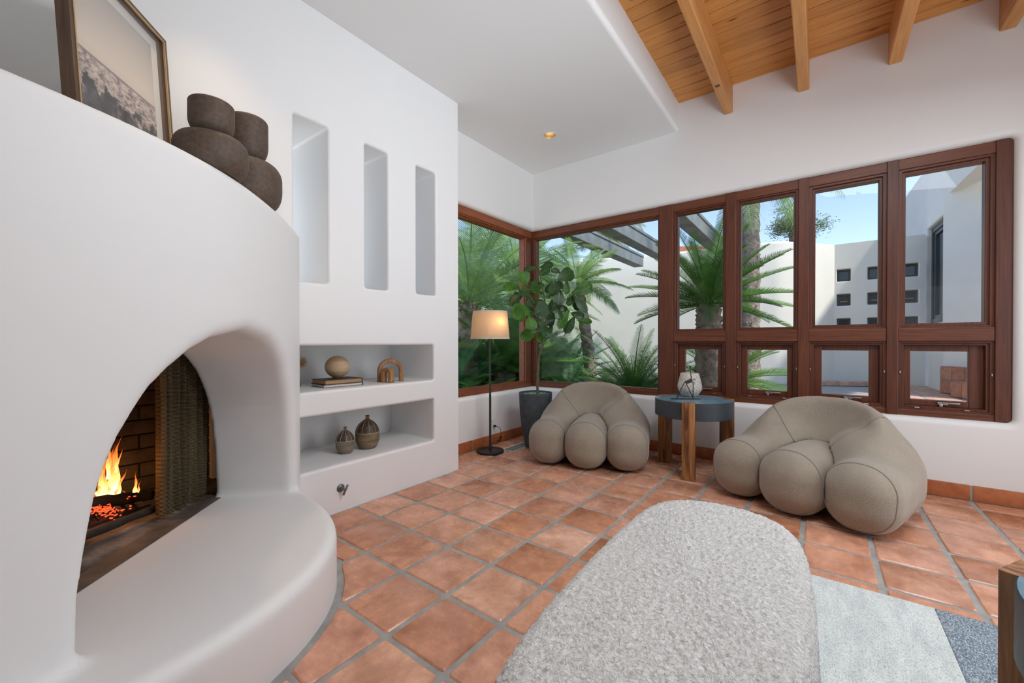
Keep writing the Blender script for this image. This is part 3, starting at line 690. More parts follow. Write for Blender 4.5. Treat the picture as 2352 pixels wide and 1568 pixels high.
# mantel behind the curve up to the wall (flat top)
def PB2(a, b, z): x, y = XY(a, b); return (x, y, z)
g = G(); bs = [-.95 + 1.9 * i / 20 for i in range(21)]
# firebox: stone strip, ash floor, splayed brick walls
g = G(); g.add([PB2(a, b, z) for a in (-1.50, -1.40) for b in (-.72, .72) for z in (.20, .266)], [(0, 1, 3, 2), (4, 6, 7, 5), (0, 4, 5, 1), (2, 3, 7, 6), (0, 2, 6, 4), (1, 5, 7, 3)]); g.mk('hearth_slab', 'hearth_stone', fire, world=True)
FBP = [(-2.995, .945), (-3.42, 1.10), (-3.42, -.20), (-1.95, -.20)]
g = G(); g.add([(x, y, .258) for x, y in FBP], [(0, 1, 2, 3)]); g.mk('firebox_floor', 'ash', fire, world=True)
g = G(); V = [(x, y, z) for z in (.25, 1.45) for x, y in FBP]; g.add(V, [(i, i + 1, i + 5, i + 4) for i in range(3)] + [(4, 5, 6, 7)]); g.mk('firebox_lining', 'mortar', fire, world=True)
bm_ = G().box((0, 0, 0), (.226, .03, .082), bev=.004); bme = mesh('brick', bm_.v, bm_.f, 'firebrick', True, 40)
bm2 = G().box((0, 0, 0), (.108, .03, .082), bev=.004); bme2 = mesh('brick', bm2.v, bm2.f, 'firebrick', True, 40)
inv0 = MW[fire.name].inverted()
for p0, p1 in zip(FBP, FBP[1:]):
    p0 = Vector((*p0, 0)); p1 = Vector((*p1, 0)); d = p1 - p0; L = d.length; d.normalize(); nrm = Vector((-d.y, d.x, 0)); ang = math.atan2(d.y, d.x)
    ctr = Vector((-2.9, .3, 0)); nrm = nrm if (ctr - p0).dot(nrm) > 0 else -nrm
    for c in range(12):
        s_ = .0 if c % 2 else -.115
        while s_ < L - .03:
            e = min(s_ + .226, L); st = max(s_, 0)
            if e - st > .05:
                q = p0 + d * ((st + e) / 2) + nrm * .004
                link('brick', bme if e - st > .2 else bme2, fire, loc=inv0 @ Vector((q.x, q.y, .31 + c * .090)), rot=(0, 0, ang))
            s_ += .236
# chain curtain gathered at the right of the opening, hung from a rod
NP, NZ = 220, 60
g = G(); V = []
for j in range(NZ + 1):
    for i in range(NP + 1):
        u = i / NP; z = .285 + (1.17 - .285) * j / NZ
        b = .335 + (.715 - .335) * u; ph = u * 2 * math.pi * 7.5
        a = -1.525 + .030 * math.sin(ph + .5 * math.sin(j * .05)) + .009 * math.sin(ph * 2.3)
        V.append(PB2(a, b, z + .004 * math.sin(ph * 1.7)))
fs = [(j * (NP + 1) + i, j * (NP + 1) + i + 1, (j + 1) * (NP + 1) + i + 1, (j + 1) * (NP + 1) + i) for j in range(NZ) for i in range(NP)]
g.add(V, fs)
m = M['brass_mesh']; t = m.node_tree; b = t.nodes['Principled BSDF']
vv = coords(t, scale=(1, 1, 1), rot=(0, 0, 0)); wv = node(t, 'ShaderNodeTexWave'); wv.bands_direction = 'Z'; wv.inputs['Scale'].default_value = 46; wv.inputs['Distortion'].default_value = 1.5; wv.inputs['Detail Scale'].default_value = 12
t.links.new(vv, wv.inputs['Vector']); rr = ramp(t, wv.outputs[0], [(.25, (.02, .015, .01)), (.7, (.34, .26, .15))]); t.links.new(rr.outputs[0], b.inputs['Base Color']); bump(t, b, wv.outputs[0], 1, .004)
g.mk('mesh_curtain', 'brass_mesh', fire, world=True, smooth=True)
g = G().tube([PB2(-1.525, -.6, 1.185), PB2(-1.525, .68, 1.185)], .007); g.mk('curtain_rod', 'black_metal', fire, world=True)
# fire and logs
def log(name, p0, p1, r0, label, m='char'):
    pts = [Vector(p0).lerp(Vector(p1), i / 10) + Vector((random.uniform(-.004, .004), random.uniform(-.004, .004), 0)) for i in range(11)]
    g = G().tube(pts, [r0 * random.uniform(.85, 1.1) for _ in pts], 12); o = g.mk(name, m, smooth=True, sharp=60); tag(o, label, 'log'); return o
def zz(px, py, z): return onz(px, py, z)
log('charred_log', zz(120, 1262, .315), zz(352, 1168, .315), .020, 'long thin charred log lying along the front of the fire')
log('charred_log', zz(150, 1164, .34), zz(300, 1143, .31), .034, 'thick blackened log at the back of the firebox under the flames')
log('charred_log', zz(285, 1146, .30), zz(352, 1136, .30), .03, 'stub of blackened log below the small right-hand flame')
g = G()
for k in range(8):
    p0 = zz(160 + 22 * k, 1215 - 7 * k, .285); g.tube([p0, p0 + Vector((-.30, .0, 0))], .007, 6)
g.tube([zz(150, 1225, .276), zz(345, 1160, .276)], .008, 6)
o = g.mk('fire_grate', 'black_metal'); tag(o, 'black iron grate of bars under the burning logs', 'grate')
fr = thing('fire', 'small orange log fire burning behind the arched opening', 'fire', zz(252, 1150, .3))
def flame(px, py, X_, h, wd, lean=0, seed=0):
    v_ = ray(px, py); base = Vector((0, 0, 1.2)) + v_ * (X_ / v_.x); rr = random.Random(seed); nz = 26; n = 12; V = []; ph = rr.uniform(0, 6)
    for j in range(nz + 1):
        t = j / nz; w_ = wd * .75 * (math.sin(math.pi * min(1, t * .78 + .22)) ** .8) * (1 - t ** 2.2) * (1 + .25 * math.sin(ph * 3 + t * 14)) + .0008
        c = base + Vector((_rr.x, _rr.y, 0)) * (lean * t * t + .5 * wd * math.sin(ph + t * 8) * t) + Vector((0, 0, h * t))
        for k in range(n):
            a = 2 * math.pi * k / n; V.append(c + Vector((_rr.x, _rr.y, 0)) * w_ * math.cos(a) + Vector((_f.x, _f.y, 0)) * w_ * .45 * math.sin(a))
    g = G(); g.add(V, [(j * n + k, j * n + (k + 1) % n, (j + 1) * n + (k + 1) % n, (j + 1) * n + k) for j in range(nz) for k in range(n)])
    g.mk('flame', 'flame', fr, world=True, smooth=True)
for i, (px, py, X_, h, wd, ln) in enumerate([(256, 1140, -3.26, .30, .030, .02), (243, 1140, -3.24, .20, .022, -.02), (264, 1130, -3.28, .33, .028, .03), (272, 1140, -3.25, .16, .016, .05), (232, 1140, -3.22, .24, .018, .03), (310, 1139, -3.30, .145, .014, .012), (316, 1139, -3.28, .09, .010, .02),
      (246, 1142, -3.24, .07, .03, 0), (264, 1142, -3.25, .05, .03, 0), (284, 1141, -3.3, .04, .02, 0), (226, 1141, -3.2, .08, .02, 0), (250, 1100, -3.27, .22, .02, .0), (266, 1085, -3.28, .14, .012, .05)]):
    flame(px, py, X_, h, wd, ln, i)
g = G()
for k in range(170):
    px = random.gauss(232, 26); py = random.choice((1168 + random.gauss(0, 4), 1168 + random.gauss(0, 6), 1141 + random.gauss(0, 2), 1180 + random.gauss(0, 8))); c = zz(px, py, .33)
    if -3.36 < c.x: g.box(c, (random.uniform(.003, .009), random.uniform(.003, .012), .004), rz=random.uniform(0, 3))
o = g.mk('embers', 'ember', fr, world=True); o['kind'] = 'stuff'
light('fire_light', 'POINT', zz(252, 1120, .45) + Vector((.12, 0, .05)), 1.6, (1, .42, .13), shadow_soft_size=.1)
# ------------------------------------------------------------------ soft seating
def chair_body(P):
    x, y, z = P.T; ax = np.abs(x); Q = np.stack([ax, y, z], -1)
    # arm: fat rounded bolster, rising a little to the rear
    zz = z - .05 * np.clip((y + .1) / .4, 0, 1)
    A_ = np.stack([ax, y, zz], -1)
    arm = rbox(A_, (.375, -.085, .222), (.198, .395, .222), .185)
    # arched back
    outer = ell(Q, (0, .20, .27), (.515, .36, .548))
    outer = smax(outer, -(z + .0) , .12)
    cav = ell(Q, (0, -.20, .75), (.42, .50, .45))
    back = smax(outer, -cav, .09)
    fill = ell(Q, (.28, .16, .28), (.26, .33, .30))
    d = smin(arm, back, .13); d = smin(d, fill, .06)
    # cloth puckers where arm meets back
    wgt = np.exp(-((ax - .40) / .12) ** 2 - ((y - .17) / .10) ** 2) * (z > .3)
    d = d + .0045 * wgt * np.sin((y * .8 - z * .9) * 150)
    d = smax(d, -z, .03)
    seat = rbox(P, (0, -.135, .220), (.207, .392, .226), .187)
    return smax(d, -(seat - .0), .018)
def chair_seat(P):
    x, y, z = P.T
    s_ = rbox(np.stack([x, y, z], -1), (0, -.135, .220), (.203, .388, .222), .185)
    s_ = s_ - .018 * np.exp(-(x / .12) ** 2 - ((y + .1) / .25) ** 2) * (z > .3)
    return smax(s_, -z, .03)
Pb, Fb = surf(chair_body, (-.66, -.56, -.03), (.66, .64, .84), .021)
Ps, Fs_ = surf(chair_seat, (-.26, -.58, -.03), (.26, .30, .49), .021)
fc = Pb[Fb].mean(1); axx = np.abs(fc[:, 0])
isback = ((axx - .18) * .80 - (fc[:, 2] - .44) * .50 - (fc[:, 1] - .12) * .35) < 0
isback &= fc[:, 1] > -.1
def project(f, p, it=12):
    p = np.array(p, float); e = .004
    for _ in range(it):
        gr = np.stack([(f(p + d) - f(p - d)) / (2 * e) for d in np.eye(3) * e], -1); p = p - (f(p) / ((gr ** 2).sum(-1) + 1e-9))[:, None] * gr * .9
    return p
def seam(f, c, u, v, n=72, a0=0, a1=2 * math.pi, rmax=1.2):
    """closed seam: walk outwards from c in the plane (u, v) to the surface"""
    c, u, v = map(np.array, (c, u, v)); an = np.linspace(a0, a1, n, endpoint=False); D = np.cos(an)[:, None] * u + np.sin(an)[:, None] * v
    t = np.zeros(n); val = f(c + D * t[:, None])
    for _ in range(60): val = f(c + D * t[:, None]); t = t + np.maximum(-val, 0) * .8; t = np.minimum(t, rmax)
    return c + D * t[:, None]
def make_chair(loc, rz, label):
    root = thing('lounge_chair', label, 'armchair', loc, rz, 'pair of taupe lounge chairs by the window')
    return root
def arm_only(P):
    x, y, z = P.T; zz = z - .05 * np.clip((y + .1) / .4, 0, 1)
    return rbox(np.stack([np.abs(x), y, zz], -1), (.375, -.085, .222), (.198, .395, .222), .185)
protos = []
v_, f_ = sub(Pb, Fb, ~isback & (fc[:, 0] < 0)); protos.append(('arm', mesh('arm', v_, f_, 'taupe', True)))
v_, f_ = sub(Pb, Fb, ~isback & (fc[:, 0] >= 0)); protos.append(('arm', mesh('arm', v_, f_, 'taupe', True)))
v_, f_ = sub(Pb, Fb, isback); protos.append(('backrest', mesh('backrest', v_, f_, 'taupe', True)))
protos.append(('seat', mesh('seat', Ps.tolist(), [tuple(q) for q in Fs_.tolist()], 'taupe', True)))
pg = G()
for sx in (-1, 1):
    L = seam(arm_only, (sx * .375, -.375, .225), (1, 0, 0), (0, .12, 1)); L = [p for p in L]
    pg.tube(L, .0042, 5, closed=True)
L = seam(chair_seat, (0, -.41, .225), (1, 0, 0), (0, .12, 1)); pg.tube(list(L), .0042, 5, closed=True)
# seam between arm and back: keep the part of the plane section that lies on the outside
def chair_body_s(P): return chair_body(P)
for sx in (-1, 1):
    n_ = np.array([sx * .80, -.35, -.50]); n_ /= np.linalg.norm(n_)
    u = np.cross(n_, (0, 1, 0)); u /= np.linalg.norm(u); v = np.cross(n_, u)
    c = np.array([sx * .345, .20, .44 + ((.345 - .18) * .8 - .08 * .35) / .5]); c = np.array([sx * .40, .18, 0]); c[2] = .44 + ((.40 - .18) * .80 - .06 * .35) / .50
    c = c - n_ * 0; c[2] = min(c[2], 2)
    # choose an interior point on the plane
    best = None
    for xx in np.linspace(.2, .5, 16):
        for yy in np.linspace(-.05, .45, 18):
            z0 = .44 + ((xx - .18) * .80 - (yy - .12) * .35) / .50; val = chair_body(np.array([[sx * xx, yy, z0]]))[0]
            if z0 > .3 and (best is None or val < best[0]): best = (val, sx * xx, yy, z0)
    L = seam(chair_body, best[1:], u, v, n=110)
    keep = [p for p in L]; seg = []; run = []
    for p in keep + keep[:1]:
        if p[2] > .10 and p[1] > -.12: run.append(p)
        else:
            if len(run) > 3: seg.append(run)
            run = []
    if len(run) > 3: seg.append(run)
    for r_ in seg: pg.tube(r_, .0042, 5)
protos.append(('piping', mesh('piping', pg.v, pg.f, 'piping', True)))
for loc, rz, lab in (((-1.885, 3.86, 0), R(18), 'taupe bolster lounge chair between the potted fig and the round side table'),
                     ((-.035, 3.80, 0), R(-19), 'taupe bolster lounge chair at the right, beyond the fluffy ottoman')):
    root = make_chair(loc, rz, lab)
    for nm, me in protos: link(nm, me, root)
# ottoman: long oval pouf in boucle
def ott_pt(th, v):
    e = 2.6; c, s_ = math.cos(th), math.sin(th)
    fx = math.copysign(abs(c) ** (2 / e), c); fy = math.copysign(abs(s_) ** (2 / e), s_)
    return fx, fy
ot = thing('ottoman', 'long oval pale grey boucle ottoman standing on the rug', 'ottoman', (-.345, 1.40, .0125), R(1.5))
NT, NR = 520, 150; V = []
HH = .425
prof = []
L_, W_ = .865, .345
pr = []
for i in range(64):   # top disc to rim
    pr.append((i / 64 * .80, HH - .012 * (i / 64) ** 2))
for i in range(30):
    a = math.pi / 2 * i / 29; pr.append((.80 + .20 * math.sin(a), HH - .012 - .085 * (1 - math.cos(a))))
for i in range(1, 44):
    t_ = i / 43; pr.append((1.0 + .012 * math.sin(math.pi * t_) - .06 * t_ ** 6, (HH - .097) * (1 - t_)))
rs_, zs_ = np.array(pr).T; th = np.linspace(0, 2 * np.pi, NT, endpoint=False)
c_, sn = np.cos(th), np.sin(th)
straight = L_ - W_
fx = W_ * np.sign(c_) * np.abs(c_) ** .90; fy = W_ * np.sign(sn) * np.abs(sn) ** .90 + straight * np.tanh(sn * 2.6) / np.tanh(2.6)
X = rs_[:, None] * fx[None]; Y = rs_[:, None] * fy[None]; Z = np.repeat(zs_[:, None], NT, 1)
# small fleecy relief
from mathutils import noise as mn
ns = np.array([mn.noise(Vector((x * 62, y * 62, z * 62))) + .6 * mn.noise(Vector((x * 130, y * 130, z * 130 + 9))) for x, y, z in zip(X.ravel(), Y.ravel(), Z.ravel())]).reshape(X.shape) / .35
rimw = np.clip((rs_ - .80) / .2, 0, 1)[:, None]; amp = .0022
nx = rimw * fx[None] / W_; ny = rimw * fy[None] / L_
X = X + ns * amp * nx; Y = Y + ns * amp * ny; Z = Z + ns * amp * (1 - rimw * .8) * (Z > .02)
V = np.stack([X, Y, Z], -1).reshape(-1, 3).tolist(); nr = len(pr)
Fo = [(j * NT + (i + 1) % NT, j * NT + i, (j + 1) * NT + i, (j + 1) * NT + (i + 1) % NT) for j in range(1, nr - 1) for i in range(NT)]
V.append((0, 0, HH)); Fo += [(len(V) - 1, NT + i, NT + (i + 1) % NT) for i in range(NT)]
link('upholstery', mesh('upholstery', V, Fo, 'boucle', True), ot)
g = G(); g.tube([(fx[i] * .975, fy[i] * .975, .008) for i in range(0, NT, 8)], .008, 8, closed=True); g.mk('plinth', 'black_metal', ot, smooth=True)
# rug with darker right-hand band
rg = thing('rug', 'flat woven pale grey rug with a blue-grey band under the ottoman', 'rug', (.6, 1.2, .0))
g = G().bb(-.42, .415, .0, 2.585, .001, .012, bev=.004); g.mk('pale_field', 'rug_pale', rg, world=True)
g = G().bb(.4149, .95, .0, 2.585, .001, .0121, bev=.004); o = g.mk('dark_band', 'rug_dark', rg, world=True); o['label'] = 'blue-grey streaked band'
g = G().bb(.9501, 2.0, .0, 2.585, .001, .012, bev=.004); g.mk('pale_field', 'rug_pale', rg, world=True)
# round side tables: thick slate-coloured drum on three square posts
def side_table(loc, angs, label):
    root = thing('side_table', label, 'side table', loc, 0, 'round blue-grey side tables on square wooden posts')
    RT = .338; n = 72
    g = G(); g.lathe([(RT - .003, .515), (RT, .518), (RT, .664), (RT - .004, .668)], n, cap=True); g.mk('tabletop', 'slate_rim', root, smooth=True)
    g = G(); g.lathe([(.001, .6684), (RT - .004, .6684)], n, cap=False); g.mk('top_surface', 'slate_top_sky', root)
    for a in angs:
        g = G().box((0, 0, .3345), (.088, .106, .669), bev=.003)
        g.mk('leg', 'sheesham', root, loc=(.318 * math.cos(a), .318 * math.sin(a), 0), rot=(0, 0, a))
    return root
a1 = math.atan2(-.993, .122)
side_table((-.946, 4.085, 0), (a1, a1 + 2 * math.pi / 3, a1 - 2 * math.pi / 3), 'round blue-grey side table between the two taupe lounge chairs')
a2 = math.atan2(.52, -.86)
side_table((.665, 1.27, .0123), (a2, a2 + 2 * math.pi / 3, a2 - 2 * math.pi / 3), 'round blue-grey side table cut off at the right edge on the rug')
# things on the table
zt = .669
c = at(1584, 912, 4.02); c.z = zt
g = G().lathe([(.03, 0), (.062, .0), (.074, .006), (.105, .06), (.112, .095), (.108, .125), (.088, .205), (.083, .226), (.079, .227), (.076, .222), (.098, .13), (.09, .06), (.05, .02), (.001, .02)], 48, cap=False)
o = link('pitted_vase', mesh('pitted_vase', g.v, g.f, 'pitted', True)); o.location = c; tag(o, 'rough pitted whitish vase on the table behind a wire animal figure', 'vase')
fg = thing('animal_figurine', 'thin black metal long-necked animal figure on the blue-grey side table', 'figurine', (*at(1575, 918, 3.80).xy, zt))
D = 3.80
P_ = lambda x, y: at(x, y, D + .0)
zf = at(1575, 917.5, D).z; dz = zt + .006 - zf
pp = lambda x, y: P_(x, y) + Vector((0, 0, dz))
cpl = at(1574.5, 918, D); g = G().box((cpl.x, cpl.y, zt + .0035), (.265, .05, .005), rz=YAW, bev=.001); g.mk('base_plate', 'black_metal', fg, world=True)
def pl(x, y, dd=0): v = pp(x, y) + Vector((_f.x, _f.y, 0)) * dd; v.z = max(v.z, zt + .006); return v
g = G(); g.tube([pl(1585.4, 843), pl(1585.6, 848), pl(1586.2, 858), pl(1588, 871.5)], [.0055, .003, .003, .005], 8); g.tube([pl(1584.3, 844), pl(1586.8, 844.5)], .005, 8); g.mk('neck', 'black_metal', fg, world=True, smooth=True)
g = G(); a = [pl(1588, 871), pl(1591, 880), pl(1577, 884), pl(1572, 879.5)]; k = Vector((_f.x, _f.y, 0)) * .006; g.add([v - k for v in a] + [v + k for v in a], [(0, 1, 2, 3), (7, 6, 5, 4)] + [(i, i + 4, (i + 1) % 4 + 4, (i + 1) % 4) for i in range(4)]); g.mk('body', 'black_metal', fg, world=True)
for ps in ([(1572.3, 879.5, -.004), (1562, 898, -.012), (1553, 917.5, -.016)], [(1576, 882, .004), (1585, 900, .008), (1593.5, 917.5, .010)], [(1591, 879.5, -.004), (1591, 890, -.010), (1590.3, 906, -.014), (1590.0, 917.5, -.016)]):
    g = G(); g.tube([pl(*p) for p in ps], .0038, 8); g.mk('leg', 'black_metal', fg, world=True, smooth=True)
g = G(); g.tube([pl(1590.5, 874.8), pl(1597.5, 872.6)], .0032, 8); g.mk('head', 'black_metal', fg, world=True)
# ------------------------------------------------------------------ floor lamp
lp = onz(1126, 1033, .022); lp.z = 0
lamp = thing('floor_lamp', 'black pole floor lamp with lit linen drum shade beside the corner window', 'lamp', lp)
G().lathe([(.148, 0), (.151, .004), (.151, .020), (.146, .024), (.001, .025)], 64, cap=False).mk('base', 'black_metal', lamp, smooth=True)
G().lathe([(.016, .024), (.016, .04), (.0125, .045), (.0125, .62), (.0105, .63), (.0105, 1.33), (.004, 1.35), (.004, 1.50)], 20).mk('pole', 'black_metal', lamp, smooth=True)
RB, RT_, z0, z1 = .214, .188, 1.236, 1.538
g = G().lathe([(RB, z0), (RT_, z1), (RT_ - .003, z1), (RB - .003, z0)], 72, cap=False); n = 72; g.f += [(i, 3 * n + i, 3 * n + (i + 1) % n, (i + 1) % n) for i in range(n)]
sh = g.mk('lamp_shade', 'shade', lamp, smooth=True)
g = G().lathe([(RB + .001, z0), (RB + .0002, z0 + .012)], 72, cap=False).lathe([(RT_ + .001, z1 - .012), (RT_ + .001, z1)], 72, cap=False); g.mk('trim', 'linen', sh, smooth=True)
g = G()
for k in range(3): a = 2 * math.pi * k / 3 + .4; g.tube([(0, 0, 1.50), (RT_ * math.cos(a), RT_ * math.sin(a), 1.52)], .002, 6)
g.mk('spider', 'steel', lamp)
bx, by = .095, -.010
for s_ in (1, -1):
    G().lathe([(.001, 0), (.012, .004), (.012, .05), (.001, .052)], 12, cap=False).mk('socket', 'black_metal', lamp, loc=(s_ * bx, s_ * by, 1.33))
g = G(); g.tube([(-bx, -by, 1.335), (0, 0, 1.325), (bx, by, 1.335)], .005, 8); g.mk('socket_arm', 'black_metal', lamp)
G().lathe([(.001, 0), (.02, .01), (.03, .035), (.024, .06), (.001, .07)], 16, cap=False).mk('bulb', 'bulb', lamp, loc=(.112, -.012, 1.375), smooth=True)
for sx, sy in ((-.055, -.02), (.045, .0)):
    g = G(); g.tube([(sx, sy, 1.34), (sx, sy, 1.19)], .0008, 5); ch = g.mk('pull_chain', 'steel', lamp); g = G(); g.tube([(sx, sy, 1.19), (sx, sy, 1.145)], .005, 8); g.mk('pull', 'black_metal', ch)
light('lamp_bulb', 'POINT', (lp.x + .150, lp.y - .030, 1.415), 4, (1, .66, .34), shadow_soft_size=.03)
cord = [(XA + .02, 3.713, .215), (XA + .06, 3.70, .215), (XA + .10, 3.715, .20), (XA + .10, 3.735, .12), (XA + .09, 3.745, .085)]
g = G(); g.tube(catmull(cord, 6), .003, 6)
co = catmull([(XA + .09, 3.745, .085)] + [(XA + .08 + .012 * math.cos(k), 3.745 + .022 * math.sin(k * 1.9), .065 + .034 * math.sin(k * 1.25)) for k in range(14)] + [(XA + .06, 3.70, .05), (XA + .05, 3.6, .02), (lp.x - .05, lp.y + .16, .006), (lp.x, lp.y + .13, .006)], 5)
g.tube(co, .003, 6); g.box((XA + .022, 3.713, .215), (.03, .022, .024), bev=.004); g.mk('power_cord', 'black_metal', lamp, world=True, smooth=True)
def outlet(name, P, label):
    o = thing(name, label, 'wall plate', P(0, 0, 0))
    V = []; 
    g = G(); a = Vector(P(-.035, -.057, 0)); b_ = Vector(P(.035, .057, .006)); lo = Vector(map(min, a, b_)); hi = Vector(map(max, a, b_)); g.box((lo + hi) / 2, hi - lo, bev=.002); g.mk('plate', 'white_paint', o, world=True)
    for dz_ in (-.022, .022):
        a = Vector(P(-.014, dz_ - .013, .006)); b_ = Vector(P(.014, dz_ + .013, .008)); lo = Vector(map(min, a, b_)); hi = Vector(map(max, a, b_)); g = G().box((lo + hi) / 2, hi - lo, bev=.0009); g.mk('socket', 'white_paint', o, world=True)
outlet('power_outlet', lambda u, v, d: (XA + .001 + d, 3.713 + u, .245 + v), 'white power outlet low on the wall behind the floor lamp')
pt = Vector((-1.075, YB, .29))
outlet('power_outlet', lambda u, v, d: (pt.x + u, YB - .001 - d, .29 + v), 'white power outlet behind the legs of the side table by the window')
# floor register
vr = thing('floor_vent', 'pale metal floor register beside the plant pot and floor lamp', 'floor vent', (-2.755, 3.79, .0))
g = G(); mitre(g, lambda u, v, d: (u, v, .004 - d), -2.835, -2.675, 3.57, 4.01, .014, 0, .003); g.mk('frame', 'white_paint', vr, world=True)
g = G().bb(-2.825, -2.685, 3.58, 4.0, .0005, .0015); g.mk('backing', 'black_metal', vr, world=True)
g = G()
for k in range(30): g.box((-2.755, 3.592 + .0138 * k, .0028), (.134, .0062, .0016))
o = g.mk('louvres', 'vent_grey', vr, world=True); o['kind'] = 'stuff'
# ------------------------------------------------------------------ potted fiddle-leaf fig
pc = Vector((-2.606, 3.909, 0))
fig = thing('potted_fig', 'fiddle-leaf fig tree in a tall charcoal pot in the window corner', 'potted plant', pc)
G().lathe([(.10, 0), (.118, .002), (.135, .08), (.165, .25), (.183, .42), (.190, .60), (.191, .622), (.188, .626), (.178, .626), (.174, .60), (.172, .57), (.001, .565)], 64, cap=False).mk('pot', 'charcoal_pot', fig, smooth=True)
g = G()
for _ in range(700):
    a = random.uniform(0, 6.28); r = .172 * math.sqrt(random.random()); g.box((r * math.cos(a), r * math.sin(a), .580 + random.uniform(0, .028)), (.016, .012, .007), rot=Matrix.Rotation(random.uniform(0, 3), 3, 'Z') @ Matrix.Rotation(random.uniform(-.7, .7), 3, 'X'))
o = g.mk('pebbles', 'gravel', fig); o['kind'] = 'stuff'
FD = 4.69
def zp(x, y, dd=0): return at(1150 + x / 7.127, 580 + y / 7.127, FD + dd)
tk = catmull([at(1234, 908, FD), at(1236, 850, FD), at(1238.5, 818, FD), at(1247, 792, FD - .02), at(1250, 771, FD), at(1255, 735, FD), at(1252, 700, FD), zp(690, 600), zp(650, 400), zp(625, 260)], 6)
g = G().tube(tk, [.016 - .011 * i / (len(tk) - 1) for i in range(len(tk))], 10); g.mk('trunk', 'stem', fig, world=True, smooth=True)
brs = [((735, 1100), (800, 940), (880, 800), (880, 640), (900, 430)), ((735, 1000), (850, 850), (1000, 860), (1100, 930), (1200, 1060)), ((740, 1060), (620, 1000), (500, 860), (450, 700), (470, 600)),
       ((880, 800), (1010, 640), (1010, 480)), ((850, 900), (1080, 760), (1190, 690)), ((720, 1150), (560, 1080), (440, 1000)), ((560, 830), (450, 680), (330, 580))]
g = G()
for i, br in enumerate(brs):
    dd = (-.10, .12, .14, -.18, -.05, -.15, .2)[i]; n = len(br); pts = catmull([zp(x, y, dd * (k / (n - 1))) for k, (x, y) in enumerate(br)], 5); g.tube(pts, [.008 - .005 * k / (len(pts) - 1) for k in range(len(pts))], 8)
g.mk('branches', 'stem', fig, world=True, smooth=True)
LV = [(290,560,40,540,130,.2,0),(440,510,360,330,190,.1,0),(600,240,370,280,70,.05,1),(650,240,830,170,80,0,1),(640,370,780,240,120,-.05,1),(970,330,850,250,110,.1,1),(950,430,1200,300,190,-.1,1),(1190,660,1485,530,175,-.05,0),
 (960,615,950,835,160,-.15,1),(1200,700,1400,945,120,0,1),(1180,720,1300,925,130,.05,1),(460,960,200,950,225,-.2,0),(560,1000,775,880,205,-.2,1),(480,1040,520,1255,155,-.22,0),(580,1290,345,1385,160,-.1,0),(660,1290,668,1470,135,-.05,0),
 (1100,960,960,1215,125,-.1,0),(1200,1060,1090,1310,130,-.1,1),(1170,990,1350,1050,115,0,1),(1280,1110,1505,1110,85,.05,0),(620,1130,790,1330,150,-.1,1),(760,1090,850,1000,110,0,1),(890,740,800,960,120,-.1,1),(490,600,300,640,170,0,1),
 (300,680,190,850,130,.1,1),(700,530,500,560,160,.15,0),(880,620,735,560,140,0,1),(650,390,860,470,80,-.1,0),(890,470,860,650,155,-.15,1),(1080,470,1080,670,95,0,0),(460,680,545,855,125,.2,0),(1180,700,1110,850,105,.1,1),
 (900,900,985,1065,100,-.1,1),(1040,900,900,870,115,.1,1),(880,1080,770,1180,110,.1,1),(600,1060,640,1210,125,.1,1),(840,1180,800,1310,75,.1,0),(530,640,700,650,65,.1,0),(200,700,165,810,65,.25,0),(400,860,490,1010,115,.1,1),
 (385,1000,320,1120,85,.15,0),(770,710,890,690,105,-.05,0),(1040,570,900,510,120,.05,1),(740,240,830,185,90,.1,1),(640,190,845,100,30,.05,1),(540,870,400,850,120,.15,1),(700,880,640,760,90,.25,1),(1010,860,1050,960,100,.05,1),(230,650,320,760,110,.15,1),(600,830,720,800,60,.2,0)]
def leaf_mesh(L, W, rr):
    nu, nv = 11, 4; V = []; Fs = []
    cup = rr.uniform(.1, .35); drp = rr.uniform(.05, .3)
    for i in range(nu + 1):
        t = i / nu; wv = W / 2 * (math.sin(math.pi * min(1, t ** 1.25 * .97 + .03)) ** .55) * (.55 + .55 * t) * (1 + .05 * math.sin(t * 25)); wv = max(wv, .002)
        for j in range(-nv, nv + 1):
            s = j / nv; V.append((L * t, wv * s, -cup * W * (1 - abs(s)) * .4 * (1 if abs(s) < 1 else 1) - drp * L * t * t + .004 * math.cos(t * 34 - abs(s) * 4) * abs(s) * 1.2))
    k = 2 * nv + 1
    for i in range(nu):
        for j in range(2 * nv): Fs.append((i * k + j, (i + 1) * k + j, (i + 1) * k + j + 1, i * k + j + 1))
    return V, Fs
